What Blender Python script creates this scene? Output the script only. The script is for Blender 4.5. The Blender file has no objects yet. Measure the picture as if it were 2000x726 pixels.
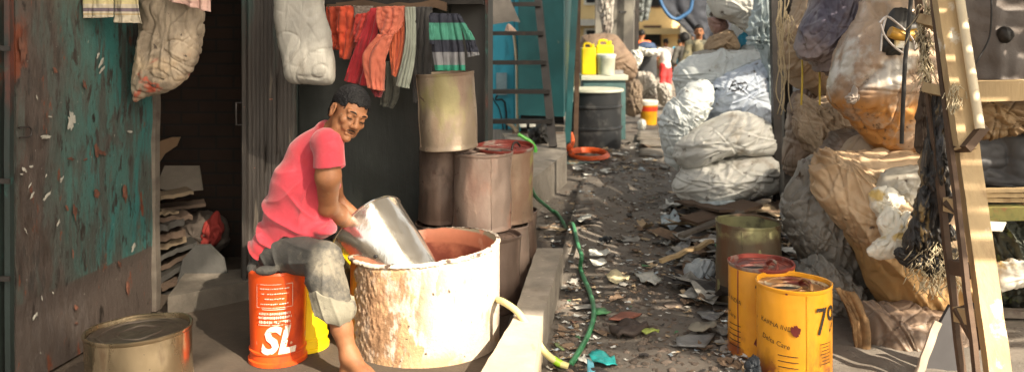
import bpy, bmesh, math, random
import numpy as np
from mathutils import Vector, Matrix, noise as mnoise
R = math.radians
PI = math.pi
rnd = random.Random(7)
scn = bpy.context.scene
COL = scn.collection
F_, HX, HY, CAMZ = 1700.0, 1000.0, 60.0, 1.5

def P(px, py, Y):
    """a point seen at photo pixel (px, py) standing at distance Y"""
    return Vector(((px-HX)/F_*Y, Y, CAMZ-(py-HY)/F_*Y))
def G(px, py, z=0.0):
    """a point on the level z seen at photo pixel"""
    return P(px, py, (CAMZ-z)*F_/(py-HY))

# ---------------------------------------------------------------- objects
def mk(name, verts, faces, mat=None, parent=None, smooth=False, flat_angle=None):
    me = bpy.data.meshes.new(name)
    me.from_pydata([tuple(v) for v in verts], [], faces)
    me.validate(); me.update()
    return link(name, me, mat, parent, smooth, flat_angle)
def link(name, me, mat, parent, smooth=False, flat_angle=None):
    o = bpy.data.objects.new(name, me); COL.objects.link(o)
    if mat is not None:
        for m in (mat if isinstance(mat, (list, tuple)) else [mat]): me.materials.append(m)
    if parent is not None:
        o.parent = parent
        o.matrix_parent_inverse = Matrix.Translation(parent.location).inverted()
    if smooth: me.shade_smooth()
    if flat_angle: me.set_sharp_from_angle(angle=R(flat_angle))
    return o
def from_bm(name, bm, mat=None, parent=None, smooth=False, flat_angle=None):
    me = bpy.data.meshes.new(name)
    bmesh.ops.recalc_face_normals(bm, faces=bm.faces)
    bm.to_mesh(me); bm.free()
    return link(name, me, mat, parent, smooth, flat_angle)
def tag(o, label=None, cat=None, group=None, kind=None):
    if label: o['label'] = label
    if cat: o['category'] = cat
    if group: o['group'] = group
    if kind: o['kind'] = kind
    return o
def thing(name, label, cat, loc=(0, 0, 0), group=None):
    o = bpy.data.objects.new(name, None); COL.objects.link(o)
    o.location = loc; o.empty_display_size = .1
    return tag(o, label, cat, group)

# ---------------------------------------------------------------- shapes (world coordinates)
def box_bm(bm, lo, hi, M=None):
    vs = [bm.verts.new(Vector((x, y, z))) for x in (lo[0], hi[0]) for y in (lo[1], hi[1]) for z in (lo[2], hi[2])]
    for f in ((0, 1, 3, 2), (4, 6, 7, 5), (0, 4, 5, 1), (2, 3, 7, 6), (0, 2, 6, 4), (1, 5, 7, 3)):
        bm.faces.new([vs[i] for i in f])
    if M is not None:
        for v in vs: v.co = M @ v.co
    return vs
def bevel_all(bm, w=.004, seg=2):
    bmesh.ops.bevel(bm, geom=list(bm.edges), offset=w, segments=seg, affect='EDGES', profile=.6)
def beam(name, a, b, w, d, mat, parent=None, wob=0.0, bev=.004, up=None, seg=10, seed=0):
    """a plank or bar from a to b: w wide (sideways), d deep"""
    a, b = Vector(a), Vector(b); ax = (b-a); L = ax.length; ax.normalize()
    up = Vector(up) if up else Vector((0, 1, 0))
    if abs(ax.dot(up)) > .95: up = Vector((0, 0, 1))
    s = ax.cross(up).normalized(); t = s.cross(ax).normalized()
    bm = bmesh.new(); rings = []
    r = random.Random(seed)
    for i in range(seg+1):
        c = a+ax*(L*i/seg)
        if wob: c = c+s*(wob*mnoise.noise((i*.5, seed, 1)))+t*(wob*mnoise.noise((i*.5, seed, 5)))
        jw = 1+(wob*8*mnoise.noise((i*.7, seed, 9)) if wob else 0)
        rings.append([bm.verts.new(c+s*(x*w/2*jw)+t*(y*d/2)) for x, y in ((-1, -1), (1, -1), (1, 1), (-1, 1))])
    for i in range(seg):
        for k in range(4):
            bm.faces.new((rings[i][k], rings[i][(k+1) % 4], rings[i+1][(k+1) % 4], rings[i+1][k]))
    bm.faces.new(rings[0][::-1]); bm.faces.new(rings[-1])
    if bev:
        es = [e for e in bm.edges if e.calc_face_angle(0) > .8]
        bmesh.ops.bevel(bm, geom=es, offset=bev, segments=2, affect='EDGES')
    return from_bm(name, bm, mat, parent, smooth=True, flat_angle=40)
def crom(pts, n, closed=False):
    pts = [np.array(p, float) for p in pts]; out = []; m = len(pts)
    rng = range(m) if closed else range(m-1)
    for i in rng:
        if closed: p0, p1, p2, p3 = pts[i-1], pts[i], pts[(i+1) % m], pts[(i+2) % m]
        else: p0, p1, p2, p3 = pts[max(i-1, 0)], pts[i], pts[i+1], pts[min(i+2, m-1)]
        for k in range(n):
            t = k/n
            out.append(.5*((2*p1)+(-p0+p2)*t+(2*p0-5*p1+4*p2-p3)*t*t+(-p0+3*p1-3*p2+p3)*t**3))
    if not closed: out.append(pts[-1])
    return np.array(out)
def tube_geo(pts, rad, V, Fc, seg=8, n=6, smoothpath=True):
    pts = crom(pts, n) if smoothpath else np.array(pts, float)
    m = len(pts); T = np.gradient(pts, axis=0); T /= np.linalg.norm(T, axis=1)[:, None]+1e-9
    u = np.array([0, 0, 1.0]) if abs(T[0][2]) < .9 else np.array([1.0, 0, 0])
    base = len(V)
    for i in range(m):
        u = u-T[i]*u.dot(T[i]); u /= np.linalg.norm(u); v = np.cross(T[i], u)
        r = rad if not isinstance(rad, (list, tuple)) else np.interp(i/(m-1), np.linspace(0, 1, len(rad)), rad)
        for k in range(seg):
            a = 2*PI*k/seg
            V.append(tuple(pts[i]+u*math.cos(a)*r+v*math.sin(a)*r))
    for i in range(m-1):
        for k in range(seg):
            Fc.append((base+i*seg+k, base+i*seg+(k+1) % seg, base+(i+1)*seg+(k+1) % seg, base+(i+1)*seg+k))
    Fc.append(tuple(base+k for k in range(seg))[::-1]); Fc.append(tuple(base+(m-1)*seg+k for k in range(seg)))
def tube(name, pts, rad, mat, parent=None, seg=8, n=6, smoothpath=True):
    V, Fc = [], []
    tube_geo(pts, rad, V, Fc, seg, n, smoothpath)
    return mk(name, V, Fc, mat, parent, smooth=True, flat_angle=60)
def tubes(name, lst, mat, parent=None, seg=5, n=4):
    V, Fc = [], []
    for pts, rad in lst: tube_geo(pts, rad, V, Fc, seg, n)
    return mk(name, V, Fc, mat, parent, smooth=True)
def wav(X, Y, Z, seed, freq, n=6):
    r = np.random.RandomState(seed); o = 0
    for i in range(n):
        d = r.normal(size=3); d /= np.linalg.norm(d); f = freq*(.6+.9*r.rand())
        o = o+np.sin((X*d[0]+Y*d[1]+Z*d[2])*f*2*PI+r.rand()*6.28)
    return o/math.sqrt(n)
def lathe(name, prof, mat, parent=None, M=None, seg=64, disp=None, flat_angle=35, smooth=True, cap=False):
    """prof: (r, z) list; disp(theta, r, z) -> (dr, dz)"""
    V, Fc = [], []
    for (r, z) in prof:
        for k in range(seg):
            a = 2*PI*k/seg; dr, dz = disp(a, r, z) if disp else (0, 0)
            V.append(Vector(((r+dr)*math.cos(a), (r+dr)*math.sin(a), z+dz)))
    for i in range(len(prof)-1):
        for k in range(seg):
            Fc.append((i*seg+k, i*seg+(k+1) % seg, (i+1)*seg+(k+1) % seg, (i+1)*seg+k))
    if cap:
        if prof[0][0] > 1e-6: Fc.append(tuple(range(seg))[::-1])
        if prof[-1][0] > 1e-6: Fc.append(tuple((len(prof)-1)*seg+k for k in range(seg)))
    if M is not None: V = [M @ v for v in V]
    return mk(name, V, Fc, mat, parent, smooth=smooth, flat_angle=flat_angle)
def inflate(name, outline, Y, T, mat, parent=None, seed=1, fold=.02, freq=3.0, ang=90.0, N=144, Mr=26,
            back=1.0, power=2.2, droop=0.0, rough=.012, knot=None, world=False, creases=46, camp=.45):
    """a stuffed bag: outline (photo pixels) at distance Y, real half-thickness T, crease noise"""
    n = max(2, N//len(outline))
    pts = crom([P(x, y, Y) if not world else x for x, y in outline], n, True) if not world else crom(outline, n, True)
    N = len(pts); c = pts.mean(axis=0)
    ss = np.array([math.sin(.5*PI*(i/Mr))**.9 for i in range(Mr+1)])
    rr_ = random.Random(seed*7+1); size = float(max(np.ptp(pts[:, 0]), np.ptp(pts[:, 2]))); SEG = []
    for k_ in range(creases if N > 90 else creases//3):
        p_ = pts[rr_.randrange(N)]; u_ = rr_.random()**.7; cx_, cz_ = c[0]+(p_[0]-c[0])*u_, c[2]+(p_[2]-c[2])*u_
        if knot is not None and rr_.random() < .45: a_ = math.atan2(cz_-knot[1], cx_-knot[0])+rr_.gauss(0, .12)
        else: a_ = R(ang)+rr_.gauss(0, .55) if rr_.random() < .75 else rr_.uniform(0, PI)
        L_ = size*rr_.uniform(.10, .42); w_ = rr_.choice([.006, .008, .011, .016])*(.6+.5*size); SEG.append((cx_, cz_, math.cos(a_), math.sin(a_), L_, w_, rr_.uniform(-.6, .6)/size, fold*camp*rr_.uniform(.3, 1.0), rr_.choice((1, 1, -1)), rr_.choice((1, -1))))
    V = []; idx = {}
    bx = pts[:, 0]-c[0]; bz = pts[:, 2]-c[2]; bl = np.sqrt(bx**2+bz**2)+1e-6
    def layer(s, sign, tb):
        d = T*tb*(max(0, 1-s**power))**.5
        x = c[0]+bx*s; z = c[2]+bz*s; y = np.full(N, c[1]-sign*d)
        nx = bx/bl*s**2; nz = bz/bl*s**2; ny = np.full(N, -sign*math.sqrt(max(0.0, 1-s**4)))
        ca, sa = math.cos(R(ang)), math.sin(R(ang))
        q = (x*-sa+z*ca); q2 = x*ca+z*sa
        w = wav(q2*.35, q*.9, y*.5, seed+5, freq*.5, 4)
        rid = (1-np.abs(np.sin(PI*(q*freq+.55*w+.3*y))))**3
        rid3 = (1-np.abs(np.sin(PI*(q*freq*2.3+1.1*w+.5*q2+seed))))**4
        mod = np.clip(.4+.7*wav(x, y, z, seed+9, freq*.45, 3), 0, 1.4); mod2 = np.clip(.3+.8*wav(x, y, z, seed+19, freq*.6, 3), 0, 1.3)
        rid2 = (1-np.abs(np.sin(PI*(wav(x, y, z, seed+2, freq*.7, 4)*.9))))**6
        rid4 = (1-np.abs(np.sin(PI*(wav(x, y, z, seed+22, freq*1.5, 4)*.8))))**5
        f = fold*(rid*mod+.45*rid3*mod2-.55*rid2-.22*rid4-.1)+rough*.25*wav(x, y, z, seed+3, freq*2.0, 5)*.5+fold*.22*wav(x, y, z, seed+13, freq*.4, 4)
        for (sx, sz, da, db, L_, w_, cv, A_, sg, sd_) in SEG:
            tt = (x-sx)*da+(z-sz)*db; dd_ = -(x-sx)*db+(z-sz)*da+cv*tt*tt; e_ = np.clip(1-(tt/L_)**2, 0, 1)
            if e_.max() <= 0: continue
            f = f+A_*sg*e_*(.8*np.exp(-(dd_/w_)**2)-.7*np.exp(-((dd_-sd_*2.0*w_)/(1.5*w_))**2))
        if knot is not None:
            kx, kz = knot
            th = np.arctan2(z-kz, x-kx); rr = np.sqrt((x-kx)**2+(z-kz)**2)
            f = f+fold*.8*(1-np.abs(np.sin(th*9+wav(x, y, z, seed+4, 2.0, 3))))**2*np.exp(-rr/.3)*np.clip(rr/.08, 0, 1)
        return np.stack([x+nx*f, y+ny*f, z+nz*f], 1)
    front = [layer(s, 1, 1.0) for s in ss]; bk = [layer(s, -1, back) for s in ss]
    verts = []; rows = []
    verts.append(front[0].mean(axis=0)); 
    for i in range(1, Mr+1): rows.append(len(verts)); verts.extend(front[i])
    brow = {Mr: rows[-1]}
    for i in range(Mr-1, 0, -1): brow[i] = len(verts); verts.extend(bk[i])
    bc = len(verts); verts.append(bk[0].mean(axis=0))
    Fc = []
    for k in range(N):
        k2 = (k+1) % N
        Fc.append((0, rows[0]+k, rows[0]+k2)); Fc.append((bc, brow[1]+k2, brow[1]+k))
        for i in range(Mr-1): Fc.append((rows[i]+k, rows[i+1]+k, rows[i+1]+k2, rows[i]+k2))
        for i in range(Mr, 1, -1): Fc.append((brow[i]+k, brow[i-1]+k, brow[i-1]+k2, brow[i]+k2))
    bm = bmesh.new(); vv = [bm.verts.new(v) for v in verts]
    for f in Fc: bm.faces.new([vv[i] for i in f])
    return from_bm(name, bm, mat, parent, smooth=True)
def cloth(name, left, right, Y, mat, parent=None, folds=4, amp=.03, seed=0, thick=.004, nu=48, nv=40, sag=0.0):
    """hanging cloth between two pixel polylines (same number of points), with real folds"""
    L = crom([P(x, y, Y) for x, y in left], max(2, nv//(len(left)-1))); Rr = crom([P(x, y, Y) for x, y in right], max(2, nv//(len(left)-1)))
    V, Fc = [], []; n = len(L)
    for j in range(n):
        t = j/(n-1)
        for i in range(nu+1):
            u = i/nu; p = L[j]*(1-u)+Rr[j]*u
            ph = u*folds*2*PI+1.3*mnoise.noise((u*3, t*1.2, seed))*2
            d = amp*(.35+.65*t)*(math.sin(ph)+.45*math.sin(ph*2.3+seed+t*2))+amp*.6*mnoise.noise((u*7, t*9, seed+3))
            dz = -sag*math.sin(PI*u)*(t)
            V.append((p[0]+amp*.3*math.cos(ph)*(1 if 0 < i < nu else 0), p[1]+d, p[2]+dz))
    for j in range(n-1):
        for i in range(nu):
            a = j*(nu+1)+i; Fc.append((a, a+1, a+nu+2, a+nu+1))
    o = mk(name, V, Fc, mat, parent, smooth=True)
    s = o.modifiers.new('thickness', 'SOLIDIFY'); s.thickness = thick
    return o

# ---------------------------------------------------------------- signed-distance modelling (bodies)
class Field:
    def __init__(s, lo, hi, h):
        s.lo = np.array(lo, float); s.h = h
        s.n = np.ceil((np.array(hi)-s.lo)/h).astype(int)+1
        s.F = np.full(s.n, 1.0, np.float32)
        s.ax = [s.lo[i]+h*np.arange(s.n[i]) for i in range(3)]
    def _sl(s, lo, hi):
        a = np.clip(np.floor((np.array(lo)-s.lo)/s.h).astype(int), 0, s.n-1)
        b = np.clip(np.ceil((np.array(hi)-s.lo)/s.h).astype(int)+1, 1, s.n)
        return tuple(slice(a[i], max(b[i], a[i]+1)) for i in range(3))
    def _grid(s, sl):
        return np.meshgrid(s.ax[0][sl[0]], s.ax[1][sl[1]], s.ax[2][sl[2]], indexing='ij')
    def _comb(s, sl, d, k, mode):
        A = s.F[sl]; d = d.astype(np.float32)
        if mode == 'add':
            hh = np.clip(.5+.5*(A-d)/k, 0, 1); s.F[sl] = A*(1-hh)+d*hh-k*hh*(1-hh)
        else:
            d = -d; hh = np.clip(.5-.5*(A-d)/k, 0, 1); s.F[sl] = A*(1-hh)+d*hh+k*hh*(1-hh)
    def cone(s, a, b, ra, rb, k=.02, sc=(1, 1, 1), mode='add'):
        a = np.array(a, float); b = np.array(b, float); sc = np.array(sc, float)
        m = max(ra, rb)*sc.max()+k+3*s.h
        sl = s._sl(np.minimum(a, b)-m, np.maximum(a, b)+m); X, Y, Z = s._grid(sl)
        a2, b2 = a/sc, b/sc; ab = b2-a2
        px, py, pz = X/sc[0]-a2[0], Y/sc[1]-a2[1], Z/sc[2]-a2[2]
        t = np.clip((px*ab[0]+py*ab[1]+pz*ab[2])/(ab.dot(ab)+1e-12), 0, 1)
        d = np.sqrt((px-ab[0]*t)**2+(py-ab[1]*t)**2+(pz-ab[2]*t)**2)-(ra+(rb-ra)*t)
        s._comb(sl, d*sc.min(), k, mode)
    def ell(s, c, r, k=.02, B=None, mode='add'):
        c = np.array(c, float); r = np.array(r, float); m = r.max()+k+3*s.h
        sl = s._sl(c-m, c+m); X, Y, Z = s._grid(sl); X, Y, Z = X-c[0], Y-c[1], Z-c[2]
        if B is not None: X, Y, Z = [X*B[i][0]+Y*B[i][1]+Z*B[i][2] for i in range(3)]
        k0 = np.sqrt((X/r[0])**2+(Y/r[1])**2+(Z/r[2])**2)+1e-9
        k1 = np.sqrt((X/r[0]**2)**2+(Y/r[1]**2)**2+(Z/r[2]**2)**2)+1e-9
        s._comb(sl, k0*(k0-1)/k1, k, mode)
    def cut(s, p, n, k=.004):
        """remove everything on the side n points to"""
        X, Y, Z = np.meshgrid(*s.ax, indexing='ij'); n = np.array(n, float); n /= np.linalg.norm(n)
        d = ((X-p[0])*n[0]+(Y-p[1])*n[1]+(Z-p[2])*n[2]).astype(np.float32)
        s.F = np.maximum(s.F, d)
    def grids(s): return np.meshgrid(*s.ax, indexing='ij')
    def mesh(s):
        F = np.pad(s.F, 1, constant_values=1.0); I = F < 0
        nx, ny, nz = [d-1 for d in F.shape]
        cs = [(i, j, k) for i in (0, 1) for j in (0, 1) for k in (0, 1)]
        cnt = np.zeros((nx, ny, nz), np.uint8)
        for a in cs: cnt += I[a[0]:a[0]+nx, a[1]:a[1]+ny, a[2]:a[2]+nz]
        act = (cnt > 0) & (cnt < 8); cell = np.argwhere(act); m_ = len(cell)
        idx = -np.ones(act.shape, np.int32); idx[act] = np.arange(m_)
        S = np.zeros((m_, 3)); C = np.zeros(m_)
        val = {a: F[cell[:, 0]+a[0], cell[:, 1]+a[1], cell[:, 2]+a[2]] for a in cs}
        for a in cs:
            for ax in range(3):
                if a[ax]: continue
                b = list(a); b[ax] = 1; fa, fb = val[a], val[tuple(b)]
                m = (fa < 0) != (fb < 0); t = fa[m]/(fa[m]-fb[m])
                q = np.zeros((m.sum(), 3)); q[:] = a; q[:, ax] += t
                S[m] += q; C[m] += 1
        V = (cell+S/C[:, None]-1)*s.h+s.lo
        Fc = []
        for ax in range(3):
            u, v = [(1, 2), (2, 0), (0, 1)][ax]
            sa = [slice(1, -1)]*3; sa[ax] = slice(0, -1); sb = list(sa); sb[ax] = slice(1, None)
            A = I[tuple(sa)]; B = I[tuple(sb)]
            for m, fl in ((A & ~B, 0), (~A & B, 1)):
                g = np.argwhere(m); off = np.ones(3, int); off[ax] = 0; g = g+off
                du = np.zeros(3, int); du[u] = 1; dv = np.zeros(3, int); dv[v] = 1
                q = [idx[tuple((g-du-dv).T)], idx[tuple((g-dv).T)], idx[tuple(g.T)], idx[tuple((g-du).T)]]
                q = np.stack(q[::-1] if fl else q, 1); Fc.append(q)
        Fc = np.concatenate(Fc); Fc = Fc[(Fc >= 0).all(1)]
        return V, Fc
    def build(s, name, mat, parent=None):
        V, Fc = s.mesh()
        me = bpy.data.meshes.new(name); me.from_pydata(V.tolist(), [], Fc.tolist()); me.update()
        return link(name, me, mat, parent, smooth=True)

# ---------------------------------------------------------------- materials
def nodes_of(m): m.use_nodes = True; return m.node_tree.nodes, m.node_tree.links
def lin(c):
    if isinstance(c, str):
        c = [int(c[i:i+2], 16)/255 for i in (0, 2, 4)]
        c = [((x+.055)/1.055)**2.4 if x > .04 else x/12.92 for x in c]
    return (c[0], c[1], c[2], 1)
def pmat(name, base, rough=.7, metal=0.0, layers=(), bump=(), var=.25, vscale=6.0, spec=.5, coat=0.0, stretch=(1, 1, 1),
         rough_var=0.0, trans=0.0, sheen=0.0, coords='Object'):
    """base colour with broken tone; layers: dict(color, scale, lo, hi, stretch, detail, seed, zlo, zhi, rough);
       bump: list of (scale, strength, stretch)"""
    m = bpy.data.materials.new(name); N, L = nodes_of(m); bs = N['Principled BSDF']
    tc = N.new('ShaderNodeTexCoord'); src = tc.outputs[coords]
    def mapped(st, seed=0.0):
        mp = N.new('ShaderNodeMapping'); mp.inputs['Scale'].default_value = st; mp.inputs['Location'].default_value = (seed*1.7, seed*2.3, seed*.9)
        L.new(src, mp.inputs[0]); return mp.outputs[0]
    def nz(scale, st, detail=6, seed=0.0, r=.6, dist=0.0):
        n = N.new('ShaderNodeTexNoise'); n.inputs['Scale'].default_value = scale; n.inputs['Detail'].default_value = detail
        n.inputs['Roughness'].default_value = r; n.inputs['Distortion'].default_value = dist
        L.new(mapped(st, seed), n.inputs['Vector']); return n.outputs['Fac']
    def ramp(f, lo, hi, a=0.0, b=1.0):
        mr = N.new('ShaderNodeMapRange'); mr.inputs[1].default_value = lo; mr.inputs[2].default_value = hi
        mr.inputs[3].default_value = a; mr.inputs[4].default_value = b; mr.interpolation_type = 'SMOOTHSTEP'
        L.new(f, mr.inputs[0]); return mr.outputs[0]
    def math_(op, a, b):
        q = N.new('ShaderNodeMath'); q.operation = op
        for i, v in enumerate((a, b)):
            if isinstance(v, (int, float)): q.inputs[i].default_value = v
            else: L.new(v, q.inputs[i])
        return q.outputs[0]
    b = lin(base)
    v = ramp(nz(vscale, stretch, 8, 1), .25, .75, 1-var, 1+var)
    mul = N.new('ShaderNodeVectorMath'); mul.operation = 'SCALE'; mul.inputs[0].default_value = b[:3]; L.new(v, mul.inputs['Scale'])
    col = mul.outputs[0]; rg = None
    if rough_var: rg = ramp(nz(vscale*1.7, stretch, 5, 11), .3, .7, max(.02, rough-rough_var), min(1, rough+rough_var))
    for i, ly in enumerate(layers):
        f = nz(ly.get('scale', 4), ly.get('stretch', (1, 1, 1)), ly.get('detail', 7), ly.get('seed', i+3), ly.get('r', .6), ly.get('dist', 0.0))
        fac = ramp(f, ly['lo'], ly['hi'])
        for axn, key in (('X', 'x'), ('Y', 'y'), ('Z', 'z')):
            if key in ly:
                sp = N.new('ShaderNodeSeparateXYZ'); L.new(src, sp.inputs[0])
                za, zb = ly[key]; jit = math_('MULTIPLY', math_('SUBTRACT', f, .5), ly.get('jit', .1))
                fac = math_('MULTIPLY', fac, ramp(math_('ADD', sp.outputs[axn], jit), za, zb))
        fac = math_('MULTIPLY', fac, ly.get('op', 1.0))
        mx = N.new('ShaderNodeMix'); mx.data_type = 'RGBA'; L.new(fac, mx.inputs[0]); L.new(col, mx.inputs[6])
        mx.inputs[7].default_value = lin(ly['color']); col = mx.outputs[2]
        if 'rough' in ly:
            mr = N.new('ShaderNodeMix'); L.new(fac, mr.inputs[0])
            if rg is None: mr.inputs[2].default_value = rough
            else: L.new(rg, mr.inputs[2])
            mr.inputs[3].default_value = ly['rough']; rg = mr.outputs[0]
        if 'metal' in ly:
            prev = bs.inputs['Metallic'].links[0].from_socket if bs.inputs['Metallic'].links else None
            mr = N.new('ShaderNodeMix'); L.new(fac, mr.inputs[0])
            if prev is None: mr.inputs[2].default_value = metal
            else: L.new(prev, mr.inputs[2])
            mr.inputs[3].default_value = ly['metal']; L.new(mr.outputs[0], bs.inputs['Metallic'])
    L.new(col, bs.inputs['Base Color'])
    bs.inputs['Roughness'].default_value = rough
    if rg is not None: L.new(rg, bs.inputs['Roughness'])
    if not bs.inputs['Metallic'].links: bs.inputs['Metallic'].default_value = metal
    bs.inputs['Specular IOR Level'].default_value = spec
    bs.inputs['Coat Weight'].default_value = coat; bs.inputs['Sheen Weight'].default_value = sheen
    prev = None
    for i, bp in enumerate(bump):
        f = nz(bp[0], bp[2] if len(bp) > 2 else (1, 1, 1), 6 if len(bp) < 5 else 3, 20+i)
        if len(bp) > 4: nn_ = f.node; nn_.noise_type = 'RIDGED_MULTIFRACTAL'; nn_.inputs['Roughness'].default_value = .45; nn_.inputs['Distortion'].default_value = .6
        bn = N.new('ShaderNodeBump'); bn.inputs['Strength'].default_value = bp[1]; bn.inputs['Distance'].default_value = bp[3] if len(bp) > 3 else .01
        L.new(f, bn.inputs['Height'])
        if prev: L.new(prev, bn.inputs['Normal'])
        prev = bn.outputs[0]
    if prev: L.new(prev, bs.inputs['Normal'])
    if trans:
        tr = N.new('ShaderNodeBsdfTranslucent'); L.new(col, tr.inputs[0]); mxs = N.new('ShaderNodeMixShader'); mxs.inputs[0].default_value = trans
        L.new(bs.outputs[0], mxs.inputs[1]); L.new(tr.outputs[0], mxs.inputs[2]); L.new(mxs.outputs[0], N['Material Output'].inputs[0])
    return m
def flatwrap_text(name, txt, size, mat, parent, cx, cy, r, ang0, z0, rot=0.0, squash=1.0, M=None, wob=0, shear=0.0):
    """lettering wrapped round a can: ang0 = direction angle of the text's centre, z0 = its centre height"""
    cu = bpy.data.curves.new(name, 'FONT'); cu.body = txt; cu.size = size; cu.align_x = 'CENTER'; cu.align_y = 'CENTER'; cu.resolution_u = 3
    cu.offset = size*.012*wob; cu.shear = shear
    to = bpy.data.objects.new(name, cu); COL.objects.link(to)
    dg = bpy.context.evaluated_depsgraph_get(); me = bpy.data.meshes.new_from_object(to.evaluated_get(dg))
    bpy.data.objects.remove(to)
    bm = bmesh.new(); bm.from_mesh(me); bpy.data.meshes.remove(me)
    x0 = min(v.co.x for v in bm.verts); x1 = max(v.co.x for v in bm.verts)
    x = x0+.006
    while x < x1:
        bmesh.ops.bisect_plane(bm, geom=list(bm.verts)+list(bm.edges)+list(bm.faces), plane_co=(x, 0, 0), plane_no=(1, 0, 0)); x += .006
    c, s = math.cos(rot), math.sin(rot)
    for v in bm.verts:
        X, Z = v.co.x*squash*c-v.co.y*s, v.co.x*squash*s+v.co.y*c
        a = ang0+X/r
        v.co = Vector((r*math.cos(a), r*math.sin(a), z0+Z))
        if M is not None: v.co = M @ v.co
        else: v.co += Vector((cx, cy, 0))
    me = bpy.data.meshes.new(name); bm.to_mesh(me); bm.free()
    return link(name, me, mat, parent)
def wrap_rects(name, rects, mat, parent, r, M):
    """thin printed rectangles on a can: (angle centre, z, width, height)"""
    V, Fc = [], []
    for (a0, z, w, h) in rects:
        n = max(1, int(w/.012)); b = len(V)
        for i in range(n+1):
            a = a0+(-w/2+w*i/n)/r
            for zz in (z-h/2, z+h/2): V.append(M @ Vector((r*math.cos(a), r*math.sin(a), zz)))
        for i in range(n): Fc.append((b+2*i, b+2*i+2, b+2*i+3, b+2*i+1))
    return mk(name, V, Fc, mat, parent)
# ================================================================ camera, light
cam = bpy.data.cameras.new('camera'); co = bpy.data.objects.new('camera', cam); COL.objects.link(co)
co.location = (0, 0, CAMZ); co.rotation_euler = (R(90), 0, 0)
cam.sensor_width = 36; cam.lens = F_/2000*36; cam.shift_y = -(363-HY)/2000
cam.clip_start = .05; cam.clip_end = 1000
cam.dof.use_dof = True; cam.dof.focus_distance = 4.05; cam.dof.aperture_fstop = 2.4
scn.camera = co
w = bpy.data.worlds.new('World'); scn.world = w; w.use_nodes = True
WN, WL = w.node_tree.nodes, w.node_tree.links
sky = WN.new('ShaderNodeTexSky'); sky.sky_type = 'NISHITA'; sky.sun_disc = False
SD = Vector((.50, -.58, .64)).normalized()        # direction towards the sun
SUN_EL = math.asin(SD.z); SUN_AZ = math.atan2(SD.x, SD.y)
sky.sun_elevation = SUN_EL; sky.sun_rotation = SUN_AZ; sky.air_density = 1.0; sky.dust_density = 4.0; sky.ozone_density = .6
hs = WN.new('ShaderNodeHueSaturation'); hs.inputs['Saturation'].default_value = .35
tn = WN.new('ShaderNodeMix'); tn.data_type = 'RGBA'; tn.blend_type = 'MULTIPLY'; tn.inputs[0].default_value = 1; tn.inputs[7].default_value = (1, .93, .8, 1)
WL.new(sky.outputs[0], hs.inputs['Color']); WL.new(hs.outputs[0], tn.inputs[6]); WL.new(tn.outputs[2], WN['Background'].inputs[0])
WN['Background'].inputs[1].default_value = .135
sl = bpy.data.lights.new('sun', 'SUN'); sl.energy = 5.0; sl.angle = R(.5); sl.color = (1, .87, .68)
so = bpy.data.objects.new('sun', sl); COL.objects.link(so); so.rotation_euler = SD.to_track_quat('Z', 'Y').to_euler()
so.location = SD*20
vs = scn.view_settings; vs.view_transform = 'Standard'; vs.look = 'None'; vs.gamma = 1; vs.exposure = 1.4; vs.use_curve_mapping = False

# ================================================================ common materials
WOOD_L = dict(bump=[(30, .35, (1, 1, .12)), (90, .2, (1, 1, .1))])
M_wood_dark = pmat('dark wood', (.03, .024, .02), .8, var=.4, vscale=9, stretch=(1, 1, .15), **WOOD_L,
                   layers=[dict(color=(.12, .09, .06), scale=14, lo=.55, hi=.75, stretch=(1, 1, .1)), dict(color=(.16, .15, .13), scale=30, lo=.66, hi=.72, stretch=(1, 1, .2))])
M_wood_pale = pmat('sun bleached wood', (.42, .30, .16), .75, var=.2, vscale=5, stretch=(1, 1, .12), **WOOD_L,
                   layers=[dict(color=(.22, .13, .06), scale=9, lo=.52, hi=.75, stretch=(1, 1, .2)), dict(color=(.62, .56, .46), scale=5, lo=.62, hi=.68)])
M_wood_brown = pmat('brown plank', (.085, .05, .03), .8, var=.35, vscale=8, stretch=(.2, 1, 1), bump=[(30, .3, (.15, 1, 1))])
M_wood_grey = pmat('weathered grey plank', (.12, .10, .08), .85, var=.35, vscale=8, stretch=(.3, .3, 1), bump=[(30, .3, (.2, .5, 1))],
                   layers=[dict(color=(.07, .05, .04), scale=6, lo=.5, hi=.7)])
M_black = pmat('black rubber', (.012, .012, .013), .55)
M_dark_metal = pmat('dark painted metal', (.024, .02, .018), .5, .2, var=.4, rough_var=.15, layers=[dict(color=(.06, .035, .02), scale=12, lo=.6, hi=.7)])
M_white = pmat('white plastic', (.72, .72, .66), .45, var=.08)
M_concrete = pmat('old concrete', (.21, .185, .155), .9, var=.28, vscale=5, bump=[(14, .5), (70, .35)],
                  layers=[dict(color=(.12, .095, .07), scale=3.5, lo=.52, hi=.72), dict(color=(.32, .28, .23), scale=16, lo=.62, hi=.7)])
M_concrete_pale = pmat('pale concrete slab', (.50, .41, .30), .9, var=.15, vscale=5, bump=[(12, .3), (60, .25)],
                  layers=[dict(color=(.42, .25, .12), scale=7, lo=.58, hi=.72, stretch=(1, .4, 1)), dict(color=(.15, .09, .05), scale=20, lo=.68, hi=.74)])  # paler tone than the old concrete
M_ground = pmat('trodden earth', (.15, .13, .11), .9, var=.35, vscale=2.2, bump=[(7, .4, (1, 1, 1), .02), (45, .4), (140, .3)], rough_var=.12,
                layers=[dict(color=(.05, .038, .03), scale=1.6, lo=.5, hi=.68, rough=.6), dict(color=(.16, .135, .11), scale=7, lo=.58, hi=.72),
                        dict(color=(.26, .24, .21), scale=60, lo=.66, hi=.70), dict(color=(.02, .016, .013), scale=26, lo=.64, hi=.70)])
M_floor = pmat('dusty earth floor', (.065, .048, .034), .9, var=.25, vscale=4, bump=[(20, .4), (80, .3)], layers=[dict(color=(.07, .05, .035), scale=5, lo=.52, hi=.7)])
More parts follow.
